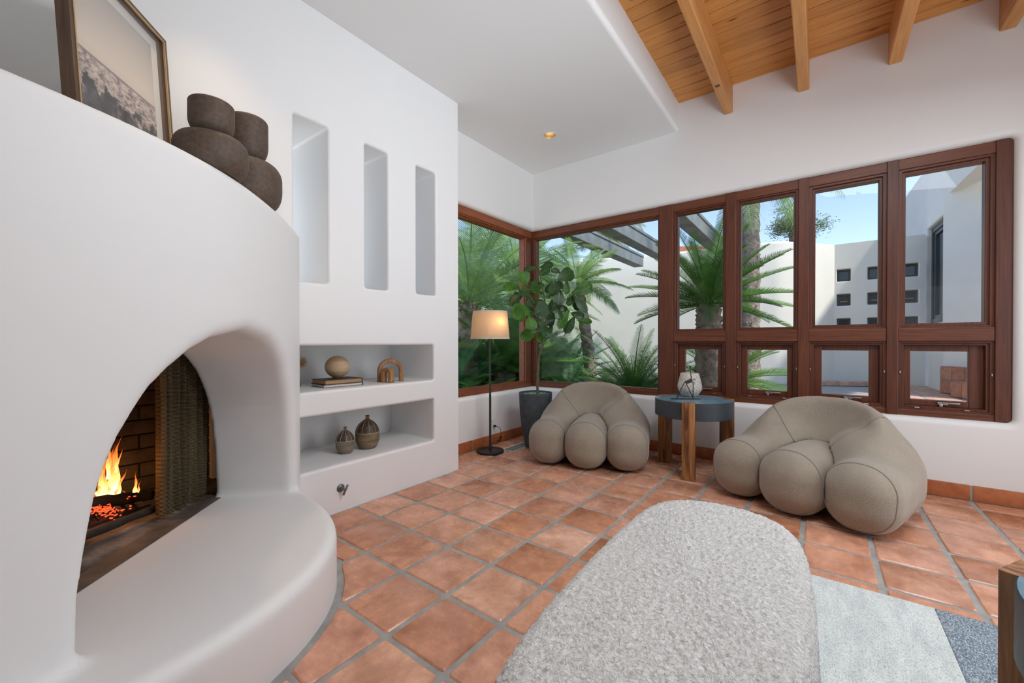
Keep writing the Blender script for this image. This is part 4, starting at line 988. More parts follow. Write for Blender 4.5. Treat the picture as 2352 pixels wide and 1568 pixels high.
for i, (x0, y0, x1, y1, wd, dd, dk) in enumerate(LV):
    rr = random.Random(i); p0 = zp(x0, y0, dd); p1 = zp(x1, y1, dd + rr.uniform(-.07, .05)); p0 = p0 - (p1 - p0) * .07; p1 = p1 + (p1 - p0) * .06; ax = p1 - p0; L = ax.length; ax.normalize()
    nrm = (-Vector((_f.x, _f.y, 0)) + Vector((rr.uniform(-.4, .4), rr.uniform(-.3, .3), rr.uniform(-.1, .6)))); nrm = (nrm - ax * nrm.dot(ax)).normalized(); y_ = nrm.cross(ax)
    V, Fs = leaf_mesh(L, wd / 7.127 * FD / F * 1.42, rr)
    V = [p0 + ax * a + y_ * b_ + nrm * c for a, b_, c in V]
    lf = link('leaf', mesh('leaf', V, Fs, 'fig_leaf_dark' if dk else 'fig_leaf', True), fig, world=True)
    k = 9; ctr = [Vector(V[q * k + 4]) for q in range(12)]
    g = G(); g.tube([p0 + (p0 - p1) * .12] + [c_ for c_ in ctr[::2]] , [.0028, .003, .0026, .0022, .0018, .0014, .0008], 5)
    for q in range(2, 10, 2):
        for sd in (0, 8):
            e1 = Vector(V[(q + 1) * k + sd]); m1 = Vector(V[(q + 1) * k + (4 + (sd - 4) // 2)]); g.tube([ctr[q], m1, m1.lerp(e1, .8)], [.0012, .0010, .0005], 4)
    link('midrib', mesh('midrib', g.v, g.f, 'leaf_vein', True), lf, world=True)
# ------------------------------------------------------------------ things in the shelf niches
def onshelf(px, py, z): v = onz(px, py, z); return v
z1_, z2_ = .868, .33
# books
for k, (zc, hh, m_, lab) in enumerate(((z1_, .022, 'book_dark', 'black-covered book at the bottom of the two-book stack on the upper shelf'), (z1_ + .0225, .033, 'book_brown', 'dark brown book with tan page edges under the wooden ball'))):
    c = onz(775, 885, z1_); c.z = zc
    b = thing('book', lab, 'book', (c.x, c.y, zc), R(-4 + 3 * k), 'books on the upper niche shelf')
    W2, L2 = .105, (.155 if k == 0 else .15)
    G().box((0, 0, .0015), (W2 * 2, L2 * 2, .003)).box((0, 0, hh - .0015), (W2 * 2, L2 * 2, .003)).box((0, L2 - .002, hh / 2), (W2 * 2, .004, hh)).mk('cover', m_, b)
    G().bb(-W2 + .006, W2 - .006, -L2 + .006, L2 - .005, .003, hh - .003).mk('pages', 'paper' if k == 0 else 'kraft', b)
c = onz(775, 883.5, z1_); r_ = .086
o = link('wooden_ball', mesh('wooden_ball', *[(lambda g: (g.v, g.f))(G().lathe([(.001, 0), (.03, .0005)] + [(r_ * 1.06 * math.sin(math.pi * i / 24), r_ - r_ * math.cos(math.pi * i / 24)) for i in range(3, 24)] + [(.001, 2 * r_)], 40, cap=False))][0], 'pale_wood', True)); o.location = (c.x, c.y, z1_ + .056)
tag(o, 'pale grained wooden ball resting on two books in the upper niche', 'ornament')
# two interlocking wooden arches
def arch_obj(pxc, py, z, W_, H_, th_, dp, rz, label):
    c = onz(pxc, py, z); g = G(); pts = []
    hw = W_ / 2 - th_ / 2; st = H_ - W_ / 2
    path = [(-hw, 0), (-hw, st * .5)] + [(-hw * math.cos(math.pi * k / 14), st + hw * math.sin(math.pi * k / 14)) for k in range(15)] + [(hw, st * .5), (hw, 0)]
    V = []; n = len(path)
    for i, (x, zz) in enumerate(path):
        if i <= 1: nx, nz = 1, 0
        elif i >= n - 2: nx, nz = -1, 0
        else: a = math.pi * (i - 2) / 14; nx, nz = math.cos(a), -math.sin(a)
        for sx, sy in ((-1, -1), (-1, 1), (1, 1), (1, -1)): V.append((x + nx * sx * th_ / 2, sy * dp / 2, zz + nz * sx * th_ / 2))
    Fs = [(i * 4 + k, i * 4 + (k + 1) % 4, (i + 1) * 4 + (k + 1) % 4, (i + 1) * 4 + k) for i in range(n - 1) for k in range(4)] + [(0, 1, 2, 3), tuple((n - 1) * 4 + k for k in (3, 2, 1, 0))]
    me = mesh('wooden_arch', V, Fs, 'honey_wood'); o = link('wooden_arch', me); o.location = c; o.rotation_euler = (0, 0, rz)
    bv = o.modifiers.new('b', 'BEVEL'); bv.width = .006; bv.segments = 2; bv.limit_method = 'ANGLE'
    for p in me.polygons: p.use_smooth = True
    me.set_sharp_from_angle(angle=R(40)); tag(o, label, 'ornament', 'pair of nested wooden arches')
arch_obj(897, 875.5, z1_, .215, .195, .036, .045, R(62), 'taller honey-coloured wooden arch at the right of the upper niche')
arch_obj(890, 878, z1_, .105, .125, .034, .045, R(18), 'small honey-coloured wooden arch standing under the taller arch')
# pampas grass in a slim jar, mostly behind the chimney breast
c = Vector((-3.02, 1.40, z1_)); jar = thing('grass_jar', 'dried straw-coloured pampas plume in a jar at the left of the upper niche', 'dried plant', c)
G().lathe([(.035, 0), (.045, .02), (.04, .08), (.02, .11), (.022, .12)], 24).mk('jar', 'brown_ceramic', jar, smooth=True)
tipc = at(700, 826, 3.06)
g = G()
for _ in range(420):
    t = random.random(); base = c + Vector((0, .012, .12)) + (tipc - c - Vector((0, .012, .12))) * (.55 + .4 * t); d = Vector((random.gauss(0, 1), random.gauss(0, 1), random.gauss(.3, 1))).normalized() * .062 * random.uniform(.4, 1); s = d.orthogonal().normalized() * .0012
    g.add([base - s, base + s, base + d], [(0, 1, 2)])
g.tube([c + Vector((0, 0, .1)), tipc], .0015, 5)
o = g.mk('plume', 'straw', jar, world=True); o['kind'] = 'stuff'
def gourd_vase(px, py, R_, H_, mt, label):
    c = onz(px, py, z2_); c.x -= .03; c.z = z2_
    v = thing('gourd_vase', label, 'vase', c, 0, 'narrow-necked carved vases on the lower niche shelf')
    prof = [(.001, 0), (R_ * .62, 0), (R_ * .80, H_ * .06), (R_ * .97, H_ * .22), (R_, H_ * .38), (R_ * .99, H_ * .50)]
    top = [(R_ * .99, H_ * .50), (R_ * .90, H_ * .62), (R_ * .70, H_ * .74), (R_ * .42, H_ * .83), (R_ * .20, H_ * .88), (R_ * .14, H_ * .93), (R_ * .16, H_ * .985), (R_ * .18, H_), (R_ * .10, H_)]
    G().lathe(prof, 48, cap=False).mk('body', mt, v, smooth=True, sharp=180); G().lathe(top, 48, cap=False).mk('shoulder', mt + '_dark', v, smooth=True, sharp=180)
    g = G()
    for k in range(10):
        a = 2 * math.pi * k / 10 + .2; pts = catmull([((r + .0006) * math.cos(a), (r + .0006) * math.sin(a), z) for r, z in top[:-2]], 3); g.tube(pts, .0012, 4)
    g.tube([((R_ * .993) * math.cos(2 * math.pi * k / 40), (R_ * .993) * math.sin(2 * math.pi * k / 40), H_ * .5) for k in range(40)], .0016, 4, closed=True)
    g.mk('carved_lines', 'bone_line', v, smooth=True)
gourd_vase(798, 1041, .072, .205, 'vase_grey', 'smaller greyish gourd vase, left of the pair in the lower niche')
gourd_vase(849, 1029, .096, .268, 'vase_tan', 'larger brown gourd vase, right of the pair in the lower niche')
# gas key valve low on the niche wall
kv = thing('gas_key_valve', 'round grey gas valve with key low on the white niche wall', 'valve', (XN, 1.582, .163))
rx = Matrix.Rotation(R(90), 3, 'Y')
g = G().lathe([(.001, 0), (.028, 0), (.028, .006), (.022, .010), (.012, .014), (.012, .03), (.001, .031)], 32, cap=False); g.v = [tuple(rx @ Vector(v)) for v in g.v]; g.mk('flange', 'dark_steel', kv, smooth=True)
g = G().box((.036, .018, -.012), (.010, .014, .075), rot=Matrix.Rotation(R(-28), 3, 'X'), bev=.003).tube([(.02, 0, 0), (.042, .003, -.002)], .006, 8); g.mk('key', 'dark_steel', kv, smooth=True)
# ------------------------------------------------------------------ mantel: picture and stacked vessels
ZMt = ZM
def stack(px, d, R1, H1, R2, H2, label):
    c = at(px, 400, d); root = thing('stacked_vessel', label, 'sculpture', (c.x, c.y, ZMt), 0, 'brown stacked ceramic vessels on the mantel')
    def disc(r, h, z0, e):
        pr = [(.001, z0), (r * .55, z0)]
        for i in range(13): a = -math.pi / 2 + math.pi / 2 * i / 12; pr.append((r - e[0] + e[0] * math.cos(a), z0 + e[1] + e[1] * math.sin(a)))
        for i in range(1, 13): a = math.pi / 2 * i / 12; pr.append((r - e[2] + e[2] * math.cos(a), z0 + h - e[3] + e[3] * math.sin(a)))
        pr.append((.001, z0 + h)); return pr
    G().lathe(disc(R1, H1, 0, (R1 * .35, H1 * .45, R1 * .42, H1 * .35)), 56, cap=False).mk('lower_bowl', 'brown_ceramic', root, smooth=True, sharp=180)
    G().lathe([(R2 * .62, H1 - .004), (R2 * .60, H1 + .012)], 40, cap=False).mk('neck', 'brown_ceramic', root, smooth=True)
    G().lathe(disc(R2, H2, H1 + .010, (R2 * .45, H2 * .42, R2 * .12, H2 * .10)), 56, cap=False).mk('upper_bowl', 'brown_ceramic', root, smooth=True, sharp=180)
stack(487, 1.75, .135, .165, .083, .135, 'smaller brown stacked vessel, nearer of the two on the mantel')
stack(570, 2.16, .158, .24, .093, .215, 'larger brown stacked vessel, farther of the two beside the slots')
# framed beach photograph leaning on the wall
PR = Vector((-2.69, .62, ZMt)); dr = Vector((.743, -.669, 0)); nf = Vector((.669, .743, 0)); WP, HP = .60, .84
pic = thing('framed_picture', 'wood-framed sepia beach photograph leaning above the fireplace', 'picture', PR)
tl_ = R(3.5); upv = (Vector((0, 0, 1)) * math.cos(tl_) - nf * math.sin(tl_)); nn = nf * math.cos(tl_) + Vector((0, 0, 1)) * math.sin(tl_)
P_p = lambda u, v, d: PR + dr * (-u) * -1 + upv * v + nn * d
def pbox(g, u0, u1, v0, v1, d0, d1):
    V = [P_p(u, v, d) for u in (u0, u1) for v in (v0, v1) for d in (d0, d1)]; return g.add(V, [(0, 1, 3, 2), (4, 6, 7, 5), (0, 4, 5, 1), (2, 3, 7, 6), (0, 2, 6, 4), (1, 5, 7, 3)])
fwid = .022
for q_ in ((0, fwid, 0, HP), (WP - fwid, WP, 0, HP), (fwid, WP - fwid, 0, fwid), (fwid, WP - fwid, HP - fwid, HP)):
    g = G(); pbox(g, *q_, 0, .045); g.mk('frame_rail', 'frame_brown', pic, world=True)
g = G()
for q_ in ((fwid - .004, fwid + .002, fwid, HP - fwid), (WP - fwid - .002, WP - fwid + .004, fwid, HP - fwid), (fwid, WP - fwid, HP - fwid - .002, HP - fwid + .004)): pbox(g, *q_, .040, .047)
g.mk('gilt_edge', 'gold_trim', pic, world=True)
g = G(); pbox(g, WP - fwid - .004, WP - fwid, fwid, HP - fwid, .010, .034); g.mk('spacer', 'shadow_board', pic, world=True)
g = G(); pbox(g, fwid, WP - fwid, fwid, HP - fwid, .004, .010); g.mk('mat_board', 'mat_board', pic, world=True)
g = G(); pbox(g, .07, WP - .07, .075, HP - .075, .010, .0115)
m, t, b = mat('beach_photo'); M['photo'] = m; setp(b, Roughness=.5)
tc = t.nodes.new('ShaderNodeTexCoord'); sp = t.nodes.new('ShaderNodeSeparateXYZ'); t.links.new(tc.outputs['Generated'], sp.inputs[0])
nz_ = noise(t, coords(t, kind='Generated', scale=(4, 4, 14)), 3, 6, .6, .6); nb = noise(t, coords(t, kind='Generated', scale=(2, 2, 3)), 3.2, 8, .68)
skyc = ramp(t, sp.outputs[2], [(.40, (.62, .50, .41)), (.62, (.66, .57, .48)), (1, (.38, .36, .345))])
sea = ramp(t, nz_.outputs[0], [(.38, (.16, .125, .125)), (.55, (.52, .42, .36)), (.64, (.66, .56, .48))])
hz = ramp(t, sp.outputs[2], [(.545, (1, 1, 1)), (.552, (0, 0, 0))]); c1 = mix(t, hz.outputs[0], skyc.outputs[0], sea.outputs[0])
ln = ramp(t, sp.outputs[2], [(.538, (0, 0, 0)), (.544, (1, 1, 1)), (.55, (1, 1, 1)), (.558, (0, 0, 0))]); c1 = mix(t, ln.outputs[0], c1, (.20, .16, .16))
rk = ramp(t, nb.outputs[0], [(.42, (.018, .014, .016)), (.56, (.10, .08, .08)), (.68, (.42, .34, .30))])
add = node(t, 'ShaderNodeMath', operation='MULTIPLY_ADD'); add.inputs[1].default_value = .55; t.links.new(nb.outputs[0], add.inputs[0]); t.links.new(sp.outputs[2], add.inputs[2])
ms = ramp(t, add.outputs[0], [(.62, (1, 1, 1)), (.66, (0, 0, 0))]); c1 = mix(t, ms.outputs[0], c1, rk.outputs[0]); t.links.new(c1, b.inputs['Base Color'])
g.mk('photograph', 'photo', pic, world=True)
g = G(); g.add([P_p(u, v, .036) for u, v in ((fwid, fwid), (WP - fwid, fwid), (WP - fwid, HP - fwid), (fwid, HP - fwid))], [(0, 1, 2, 3)]); g.mk('glazing', 'glass_clear', pic, world=True)
# recessed ceiling light
dl = thing('recessed_light', 'small round recessed light in the white ceiling', 'ceiling light', (-2.345, 3.80, ZC))
simple('gold_cone', (.42, .28, .13), .35, .6)
G().lathe([(.079, .0), (.079, -.003), (.066, -.004), (.063, .0)], 48, cap=False).mk('trim_ring', 'white_paint', dl, smooth=True)
G().lathe([(.063, -.001), (.052, .075)], 48, cap=False).mk('reflector', 'gold_cone', dl, smooth=True)
G().lathe([(.052, .075), (.001, .076)], 48, cap=False).mk('lens', 'downlight_glow', dl)
light('downlight', 'SPOT', (-2.345, 3.80, ZC + .03), 14, (1, .86, .66), aim=(-2.345, 3.80, 0), spot_size=R(95), spot_blend=.6, shadow_soft_size=.04)
light('mantel_downlight', 'SPOT', (-2.30, .80, ZC - .01), 26, (1, .74, .45), aim=(-2.32, .84, 0), spot_size=R(80), spot_blend=.8, shadow_soft_size=.04)
# ------------------------------------------------------------------ outside
def gnd(name, poly, z, m):
    g = G(); g.add([(x, y, z) for x, y in poly], [tuple(range(len(poly)))]); o = g.mk(name, m); o['kind'] = 'structure'; return o
gnd('ground_garden', [(-60, 4.78), (60, 4.78), (60, 90), (-60, 90)], -.06, 'soil'); gnd('ground_garden_left', [(-60, -20), (-3.5, -20), (-3.5, 4.78), (-60, 4.78)], -.061, 'soil')
def cp(px, d): v = at(px, 790, d); return Vector((v.x, v.y))
g = G().bb(-7.2, -7.0, -6, 2.4, -.06, 3.0); o = g.mk('side_bounce_wall', 'cream_stucco'); o['kind'] = 'structure'  # unseen wall added to bounce sun into the slots
g = G().bb(-7.0, -3.7, -6, 2.3, -.06, .0); o = g.mk('floor_side_bounce', 'cream_stucco'); o['kind'] = 'structure'  # pale unseen slab, added for the same bounce
# courtyard paving seen through the low panes, laid as tiles
pav = struct_empty('floor_courtyard', (2, 9, 0))
g = G().bb(-1.2, 12, 6.2, 19, -.08, -.008); g.mk('bedding', 'grout', pav, world=True)
pm = [tile_obj(tile_poly(-.285, .285, -.285, .285, .01), None, m='terracotta_out')[0] for _ in range(2)]
for i in range(22):
    for j in range(20):
        x, y = -.9 + .6 * i, 6.5 + .6 * j
        if -.15 * 0 + (y - 6.5) * .33 - 1.0 < x < 1.4 + (y - 6.5) * .75: link('tile', pm[(i + j) % 2], pav, loc=(x - 2, y - 9, 0))
HW = 4.12
wl = [(1190, 15.5), (1345, 14.4), (1510, 13.45), (1660, 12.5), (1800, 11.75), (1873, 12.0), (1916, 12.2)]
pts = [cp(*q) for q in wl]
sm = [Vector((p.x, p.y)) for p in catmull([(p.x, p.y, 0) for p in pts[:5]], 6)] + pts[5:]
def ribbon(name, P, z0, z1, m, th=.3, rnd=.08):
    V = []; prof = [(0, z0), (0, z1 - rnd), (rnd * .3, z1 - rnd * .3), (rnd, z1), (th, z1), (th, z0)]
    n = len(P)
    for i, p in enumerate(P):
        d = (P[min(i + 1, n - 1)] - P[max(i - 1, 0)]).normalized(); nn = Vector((-d.y, d.x))
        if nn.dot(p) < 0: nn = -nn
        for o, z in prof: V.append((p.x + nn.x * o, p.y + nn.y * o, z))
    k = len(prof); g = G(); g.add(V, [(i * k + j, i * k + j + 1, (i + 1) * k + j + 1, (i + 1) * k + j) for i in range(n - 1) for j in range(k - 1)])
    return g.mk(name, m, smooth=True, sharp=50)
o = ribbon('courtyard_wall', sm, -.1, HW, 'cream_stucco'); tag(o, 'tall curved cream garden wall beyond the palms', 'wall')
# wall with nine small square windows
A0, A1 = cp(1916, 12.2), cp(2125, 11.0); dv = (A1 - A0); LW = dv.length; dv.normalize(); nv_ = Vector((-dv.y, dv.x)); nv_ = nv_ if nv_.dot(A0) > 0 else -nv_
def hitw(px, py, o_=0):
    r_ = ray(px, py); d2 = Vector((r_.x, r_.y)); t_ = (A0 + nv_ * o_).dot(nv_) / d2.dot(nv_); p = d2 * t_ - A0; return p.dot(dv), 1.2 + r_.z * t_
rows = [(618, 646), (675, 702), (731, 757)]; colp = [(1918, 1954), (1993, 2030), (2072, 2110)]
holes = []
z_r = [(hitw(1935, b_)[1], hitw(1935, a)[1]) for a, b_ in rows]
for pa, pb in colp:
    u0 = hitw(pa, 650)[0]; u1 = hitw(pb, 650)[0]
    for za, zb in z_r: holes.append((max(.06, u0), u1, za, zb))
PC = lambda u, v, d: (A0.x + dv.x * u + nv_.x * d, A0.y + dv.y * u + nv_.y * d, v)
hb = thing('house_wing', 'cream wall of the house wing with nine small square windows', 'building', (*A0, 0))
me_o = bull_panel('wall', PC, [(0, -.1), (LW, -.1), (LW, HW - .02), (0, HW - .02)], holes, r=.03, T=.28, rc=.02, m='cream_stucco'); me_o.data.transform(MW[hb.name].inverted()); me_o.parent = hb
g = G(); g.add([PC(0, HW - .02, 0), PC(LW, HW - .02, 0), PC(LW, HW - .02, .3), PC(0, HW - .02, .3)], [(0, 1, 2, 3)]); g.mk('coping', 'cream_stucco', hb, world=True)
for (u0, u1, v0, v1) in holes:
    g = G(); mitre(g, PC, u0, u1, v0, v1, .05, .16, .24); f_o = g.mk('window', 'grey_window', hb, world=True)
    g = G(); g.add([PC(u, v, .2) for u, v in ((u0, v0), (u1, v0), (u1, v1), (u0, v1))], [(0, 1, 2, 3)]); gg = link('pane', mesh('pane', g.v, g.f, 'dark_glass'), hb, world=True)
    if abs(v0 - z_r[1][0]) < .01:
        g = G(); g.add([PC(u, v, .195) for u, v in ((u0 + .07, v0 + .12), (u1 - .07, v0 + .12), (u1 - .07, v0 + .15), (u0 + .07, v0 + .15))], [(0, 1, 2, 3)]); g.mk('sill_line', 'kraft', hb, world=True)
# taller wing on the right with tall window, parapet and jutting bay
B = [cp(2060, 14.6), cp(2112, 11.35), cp(2167, 9.75), cp(2420, 7.6)]
tw = thing('tall_wing', 'tall pale wing of the house at the right with a dark framed window', 'building', (*B[1], 0))
HB = 5.95
d1 = (B[2] - B[0]); L1 = d1.length; d1.normalize(); n1 = Vector((-d1.y, d1.x)); n1 = n1 if n1.dot(B[1]) > 0 else -n1
PT = lambda u, v, d: (B[0].x + d1.x * u + n1.x * d, B[0].y + d1.y * u + n1.y * d, v)
def hit1(px, py):
    r_ = ray(px, py); d2 = Vector((r_.x, r_.y)); t_ = B[0].dot(n1) / d2.dot(n1); p = d2 * t_ - B[0]; return p.dot(d1), 1.2 + r_.z * t_
ua, zt_ = hit1(2128, 528); ub = L1 - .12; za = hit1(2128, 744)[1]
o = bull_panel('wall', PT, [(0, -.1), (L1, -.1), (L1, HB), (0, HB)], [(ua, ub, za, zt_)], r=.05, T=.22, rc=.03, m='pale_stucco'); o.data.transform(MW[tw.name].inverted()); o.parent = tw
g = G(); mitre(g, PT, ua, ub, za, zt_, .13, .10, .2); mitre(g, PT, ua + .15, ub - .13, za + .13, zt_ - .13, .09, .13, .2); w_o = g.mk('window_frame', 'grey_window', tw, world=True)
g = G(); g.add([PT(u, v, .17) for u, v in ((ua, za), (ub, za), (ub, zt_), (ua, zt_))], [(0, 1, 2, 3)]); g.mk('pane', 'dark_glass', tw, world=True)
g = G(); V = []
for p in (B[2], B[3]): V += [(p.x, p.y, -.1), (p.x, p.y, HB)]
nb_ = Vector((.4, 1.0)).normalized(); V += [(B[3].x + 2, B[3].y + 4, -.1), (B[3].x + 2, B[3].y + 4, HB), (B[0].x + 3, B[0].y + 2, -.1), (B[0].x + 3, B[0].y + 2, HB), (B[0].x, B[0].y, -.1), (B[0].x, B[0].y, HB), (B[2].x, B[2].y, HB)]
g.add(V, [(0, 2, 3, 1), (2, 4, 5, 3), (4, 6, 7, 5), (6, 8, 9, 7), (1, 3, 5, 7, 9)]); g.mk('side_wall', 'pale_stucco', tw, world=True)
bz = at(2176, 446, 9.6).z; q0, q1 = cp(2178, 9.55), cp(2420, 7.5); dd_ = Vector((-.86, -.50)) * .75
g = G(); V = [(q0.x, q0.y, bz), (q1.x, q1.y, bz), (q1.x + dd_.x, q1.y + dd_.y, bz), (q0.x + dd_.x * 0 + .25, q0.y - .75, bz)]
V = [(q0.x, q0.y, bz), (q1.x, q1.y, bz), (*cp(2420, 6.7), bz), (*cp(2252, 7.9), bz)]; V += [(x, y, HB + .4) for x, y, z in V]
g.add(V, [(0, 1, 2, 3), (0, 3, 7, 4), (3, 2, 6, 7), (4, 7, 6, 5)]); g.mk('bay', 'pale_stucco', tw, world=True)
# step block of terracotta by the wing
st_ = thing('garden_steps', 'terracotta tiled step block against the pale wing', 'steps', (*cp(2190, 8.9), 0))
for k, (pa, pb, da, db, h_) in enumerate(((2166, 2300, 9.6, 8.2, .62), (2192, 2300, 8.9, 7.7, .33))):
    p, q_ = cp(pa, da), cp(pb, db); e = (q_ - p).normalized(); n_ = Vector((-e.y, e.x)); n_ = -n_ if n_.dot(p) > 0 else n_; L = (q_ - p).length
    ang = math.atan2(e.y, e.x); c = p + e * L / 2 + n_ * -.2
    G().box((c.x, c.y, h_ / 2), (L, .5, h_ - .02), rz=ang).mk('step', 'grout', st_, world=True)
    nt_ = int(L / .34)
    for i in range(nt_):
        cc = p + e * (.17 + .34 * i) + n_ * .055
        for zz in ([h_ / 2] if h_ < .4 else [h_ * .25, h_ * .75]):
            G().box((0, 0, 0), (.325, .02, (h_ if h_ < .4 else h_ / 2) - .03), bev=.004).mk('tile', 'terracotta_step', st_, loc=MW[st_.name].inverted() @ Vector((cc.x, cc.y, zz)), rot=(0, 0, ang))
        ct = p + e * (.17 + .34 * i) - n_ * .2
        G().box((0, 0, 0), (.325, .5, .02), bev=.004).mk('tile', 'terracotta_step', st_, loc=MW[st_.name].inverted() @ Vector((ct.x, ct.y, h_)), rot=(0, 0, ang))
# raised kerb in front of the cream wall
p, q_ = cp(1860, 11.3), cp(2010, 11.0); g = G(); e = q_ - p; g.box(((p.x + q_.x) / 2, (p.y + q_.y) / 2, .07), (e.length + .6, .16, .14), rz=math.atan2(e.y, e.x), bev=.02); o = g.mk('garden_kerb', 'terracotta_out'); tag(o, 'low terracotta kerb on the paving in front of the cream wall', 'kerb')
# pergola beams running away from the house over the palms
for i, (px, py, lab) in enumerate(((1478, 612, 'grey concrete pergola beam, leftmost and lowest over the garden'), (1512, 583, 'grey concrete pergola beam, middle one over the garden'), (1655, 572, 'grey concrete pergola beam, rightmost over the cycad'))):
    p = onz(px, py, 3.58); wdt = .30; x0 = p.x - wdt; y1 = p.y if i == 0 else p.y + (1.2, 1.2, .6)[i]
    g = G().bb(x0, p.x, 4.82, y1, 3.58, 3.86, bev=.01).bb(x0 - .02, p.x + .02, 4.82, y1, 3.86, 3.93, bev=.008)
    # local origin at the middle keeps texture even
    c = Vector(((x0 + p.x) / 2, (4.82 + y1) / 2, 3.72)); g.v = [tuple(Vector(v) - c) for v in g.v]; o = g.mk('pergola_beam', 'concrete', loc=c); tag(o, lab, 'beam', 'pergola beams over the garden')
# tiled roof far behind the wall
p = cp(1600, 20); g0 = thing('distant_house', 'distant white house with red tiled roof above the garden wall', 'building', (p.x, p.y, 0))
e = (cp(1700, 20) - cp(1520, 20)); L = e.length; ang = math.atan2(e.y, e.x); zt0 = at(1600, 577, 20).z
G().box((0, 0, zt0 / 2 - .2), (L, 2.5, zt0 - .4)).mk('wall', 'white_paint', g0, rot=(0, 0, ang))
g = G()
for k in range(26): x = -L / 2 + L * k / 25; g.tube([(x, -1.6, zt0 - .45), (x, .4, zt0 + .25)], .1, 6)
g.mk('roof', 'roof_tile', g0, rot=(0, 0, ang))
# ---------------- plants
def frond(L, ll, n=44, vee=.45, arch=.35, width=.018, rr=random, taper=1.0, curl=.25, up0=0., petiole=.12, jag=.15):
    """pinnate frond along +X, arching down; returns verts, faces"""
    V = []; Fs = []
    def P(t): return Vector((L * (t - .12 * arch * t ** 3), 0, L * (up0 * t - arch * t ** 2.0)))
    def T(t): return (P(min(1, t + .02)) - P(max(0, t - .02))).normalized()
    for i in range(13):
        t = i / 12; p = P(t); w_ = .010 * L * (1 - .8 * t) + .001
        V += [p + Vector((0, w_, 0)), p + Vector((0, 0, -w_ * 1.2)), p + Vector((0, -w_, 0))]
    for i in range(12): Fs += [(3 * i, 3 * i + 1, 3 * i + 4, 3 * i + 3), (3 * i + 1, 3 * i + 2, 3 * i + 5, 3 * i + 4)]
    for i in range(n):
        t = petiole + (1 - petiole) * i / (n - 1); prof = (math.sin(math.pi * min(1, .12 + .88 * (t - petiole) / (1 - petiole)) ** .8) ** .6) * .9 + .1
        if i >= n - 2: prof *= .5
        for s in (-1, 1):
            l = ll * prof * rr.uniform(1 - jag, 1 + jag * .4); p = P(t); tg = T(t); fw = .55 + .55 * t
            d = (Vector((0, s, 0)) + tg * fw + Vector((0, 0, vee + rr.uniform(-.08, .08)))).normalized()
            w_ = width * rr.uniform(.85, 1.15); side = tg * w_
            b0 = len(V); mid = p + d * l * .55 + Vector((0, 0, 0)); tip = p + d * l + Vector((0, 0, -curl * l))
            V += [p - side * .5, p + side * .5, mid + side * .55, mid - side * .45, tip]
            Fs += [(b0, b0 + 1, b0 + 2, b0 + 3), (b0 + 3, b0 + 2, b0 + 4)]
    return V, Fs
def palm(name, label, cat, base, crown_h, nf, L, ll, m, trunk_r=None, tm='palm_trunk', el=(-.3, 1.3), lean=(0, 0), seed=0, group=None, rings=True, az=None, **kw):
    rr = random.Random(seed); root = thing(name, label, cat, base, 0, group)
    top = Vector((lean[0], lean[1], crown_h))
    if trunk_r:
        pts = [Vector((lean[0] * (t ** 1.5), lean[1] * (t ** 1.5), crown_h * t)) for t in [i / 26 for i in range(27)]]
        rs = [(trunk_r * (1.12 - .25 * (i / 26))) * (1 + (.10 if i % 2 else -.05) * rings) for i in range(27)]; rs[-1] *= .8
        G().tube(pts, rs, 14).mk('trunk', tm, root, smooth=True, sharp=80)
        if rings:   # stubs of old leaf bases
            g = G()
            for k in range(int(90 * min(1.5, crown_h))):
                t = rr.uniform(.02, 1); a = rr.uniform(0, 6.28); p = Vector((lean[0] * t ** 1.5, lean[1] * t ** 1.5, crown_h * t)); r0 = trunk_r * (1.1 - .25 * t); dr_ = Vector((math.cos(a), math.sin(a), 0))
                g.tube([p + dr_ * r0 * .85, p + dr_ * r0 * 1.12 + Vector((0, 0, .035))], [trunk_r * .12, trunk_r * .06], 5)
            o = g.mk('leaf_scars', tm, root); o['kind'] = 'stuff'
    ms = [mesh('frond', *frond(L * s, ll, rr=rr, **kw), m) for s in (1, .92, 1.06)]
    for k in range(nf):
        a = (k * 2.399963 + rr.uniform(-.15, .15)) if az is None else rr.uniform(*az); f_ = (k + .5) / nf; e = el[0] + (el[1] - el[0]) * f_ + rr.uniform(-.08, .08)
        link('frond', ms[k % 3], root, loc=top, rot=(rr.uniform(-.3, .3), -e, a))
    return root
def at0(px, d, z=-.06): v = at(px, 790, d); return (v.x, v.y, z)
# cycad in the middle of the courtyard window
zc = at(1630, 700, 5.6).z
palm('sago_palm', 'large cycad with stout shaggy trunk seen through the two narrow panes', 'palm', at0(1628, 5.6), zc + .06, 46, 1.12, .19, 'sago', trunk_r=.175, el=(-.15, 1.45), seed=3, n=84, vee=.55, arch=.22, width=.0085, curl=.05)
palm('sago_palm', 'low spreading cycad behind the lower panes by the side table', 'palm', at0(1668, 6.3), .62, 26, 1.10, .19, 'sago', trunk_r=.16, el=(-.05, 1.2), seed=5, n=56, vee=.5, arch=.32, width=.011, curl=.05)
palm('date_palm', 'slender leaning palm with feathery crown behind the fig tree', 'palm', at0(1362, 8.2), at(1325, 655, 8.2).z + .06, 26, 1.0, .24, 'palm', trunk_r=.115, el=(-.35, 1.35), lean=(-.25, -.18), seed=8, n=48, vee=.3, arch=.35, width=.015, curl=.5)
palm('tall_palm', 'thick shaggy palm trunk rising out of view behind the cycad', 'palm', at0(1722, 9.2), 5.3, 15, 2.2, .42, 'palm', trunk_r=.20, el=(-.75, 1.0), seed=9, n=50, vee=-.1, arch=.45, width=.022, curl=.7)
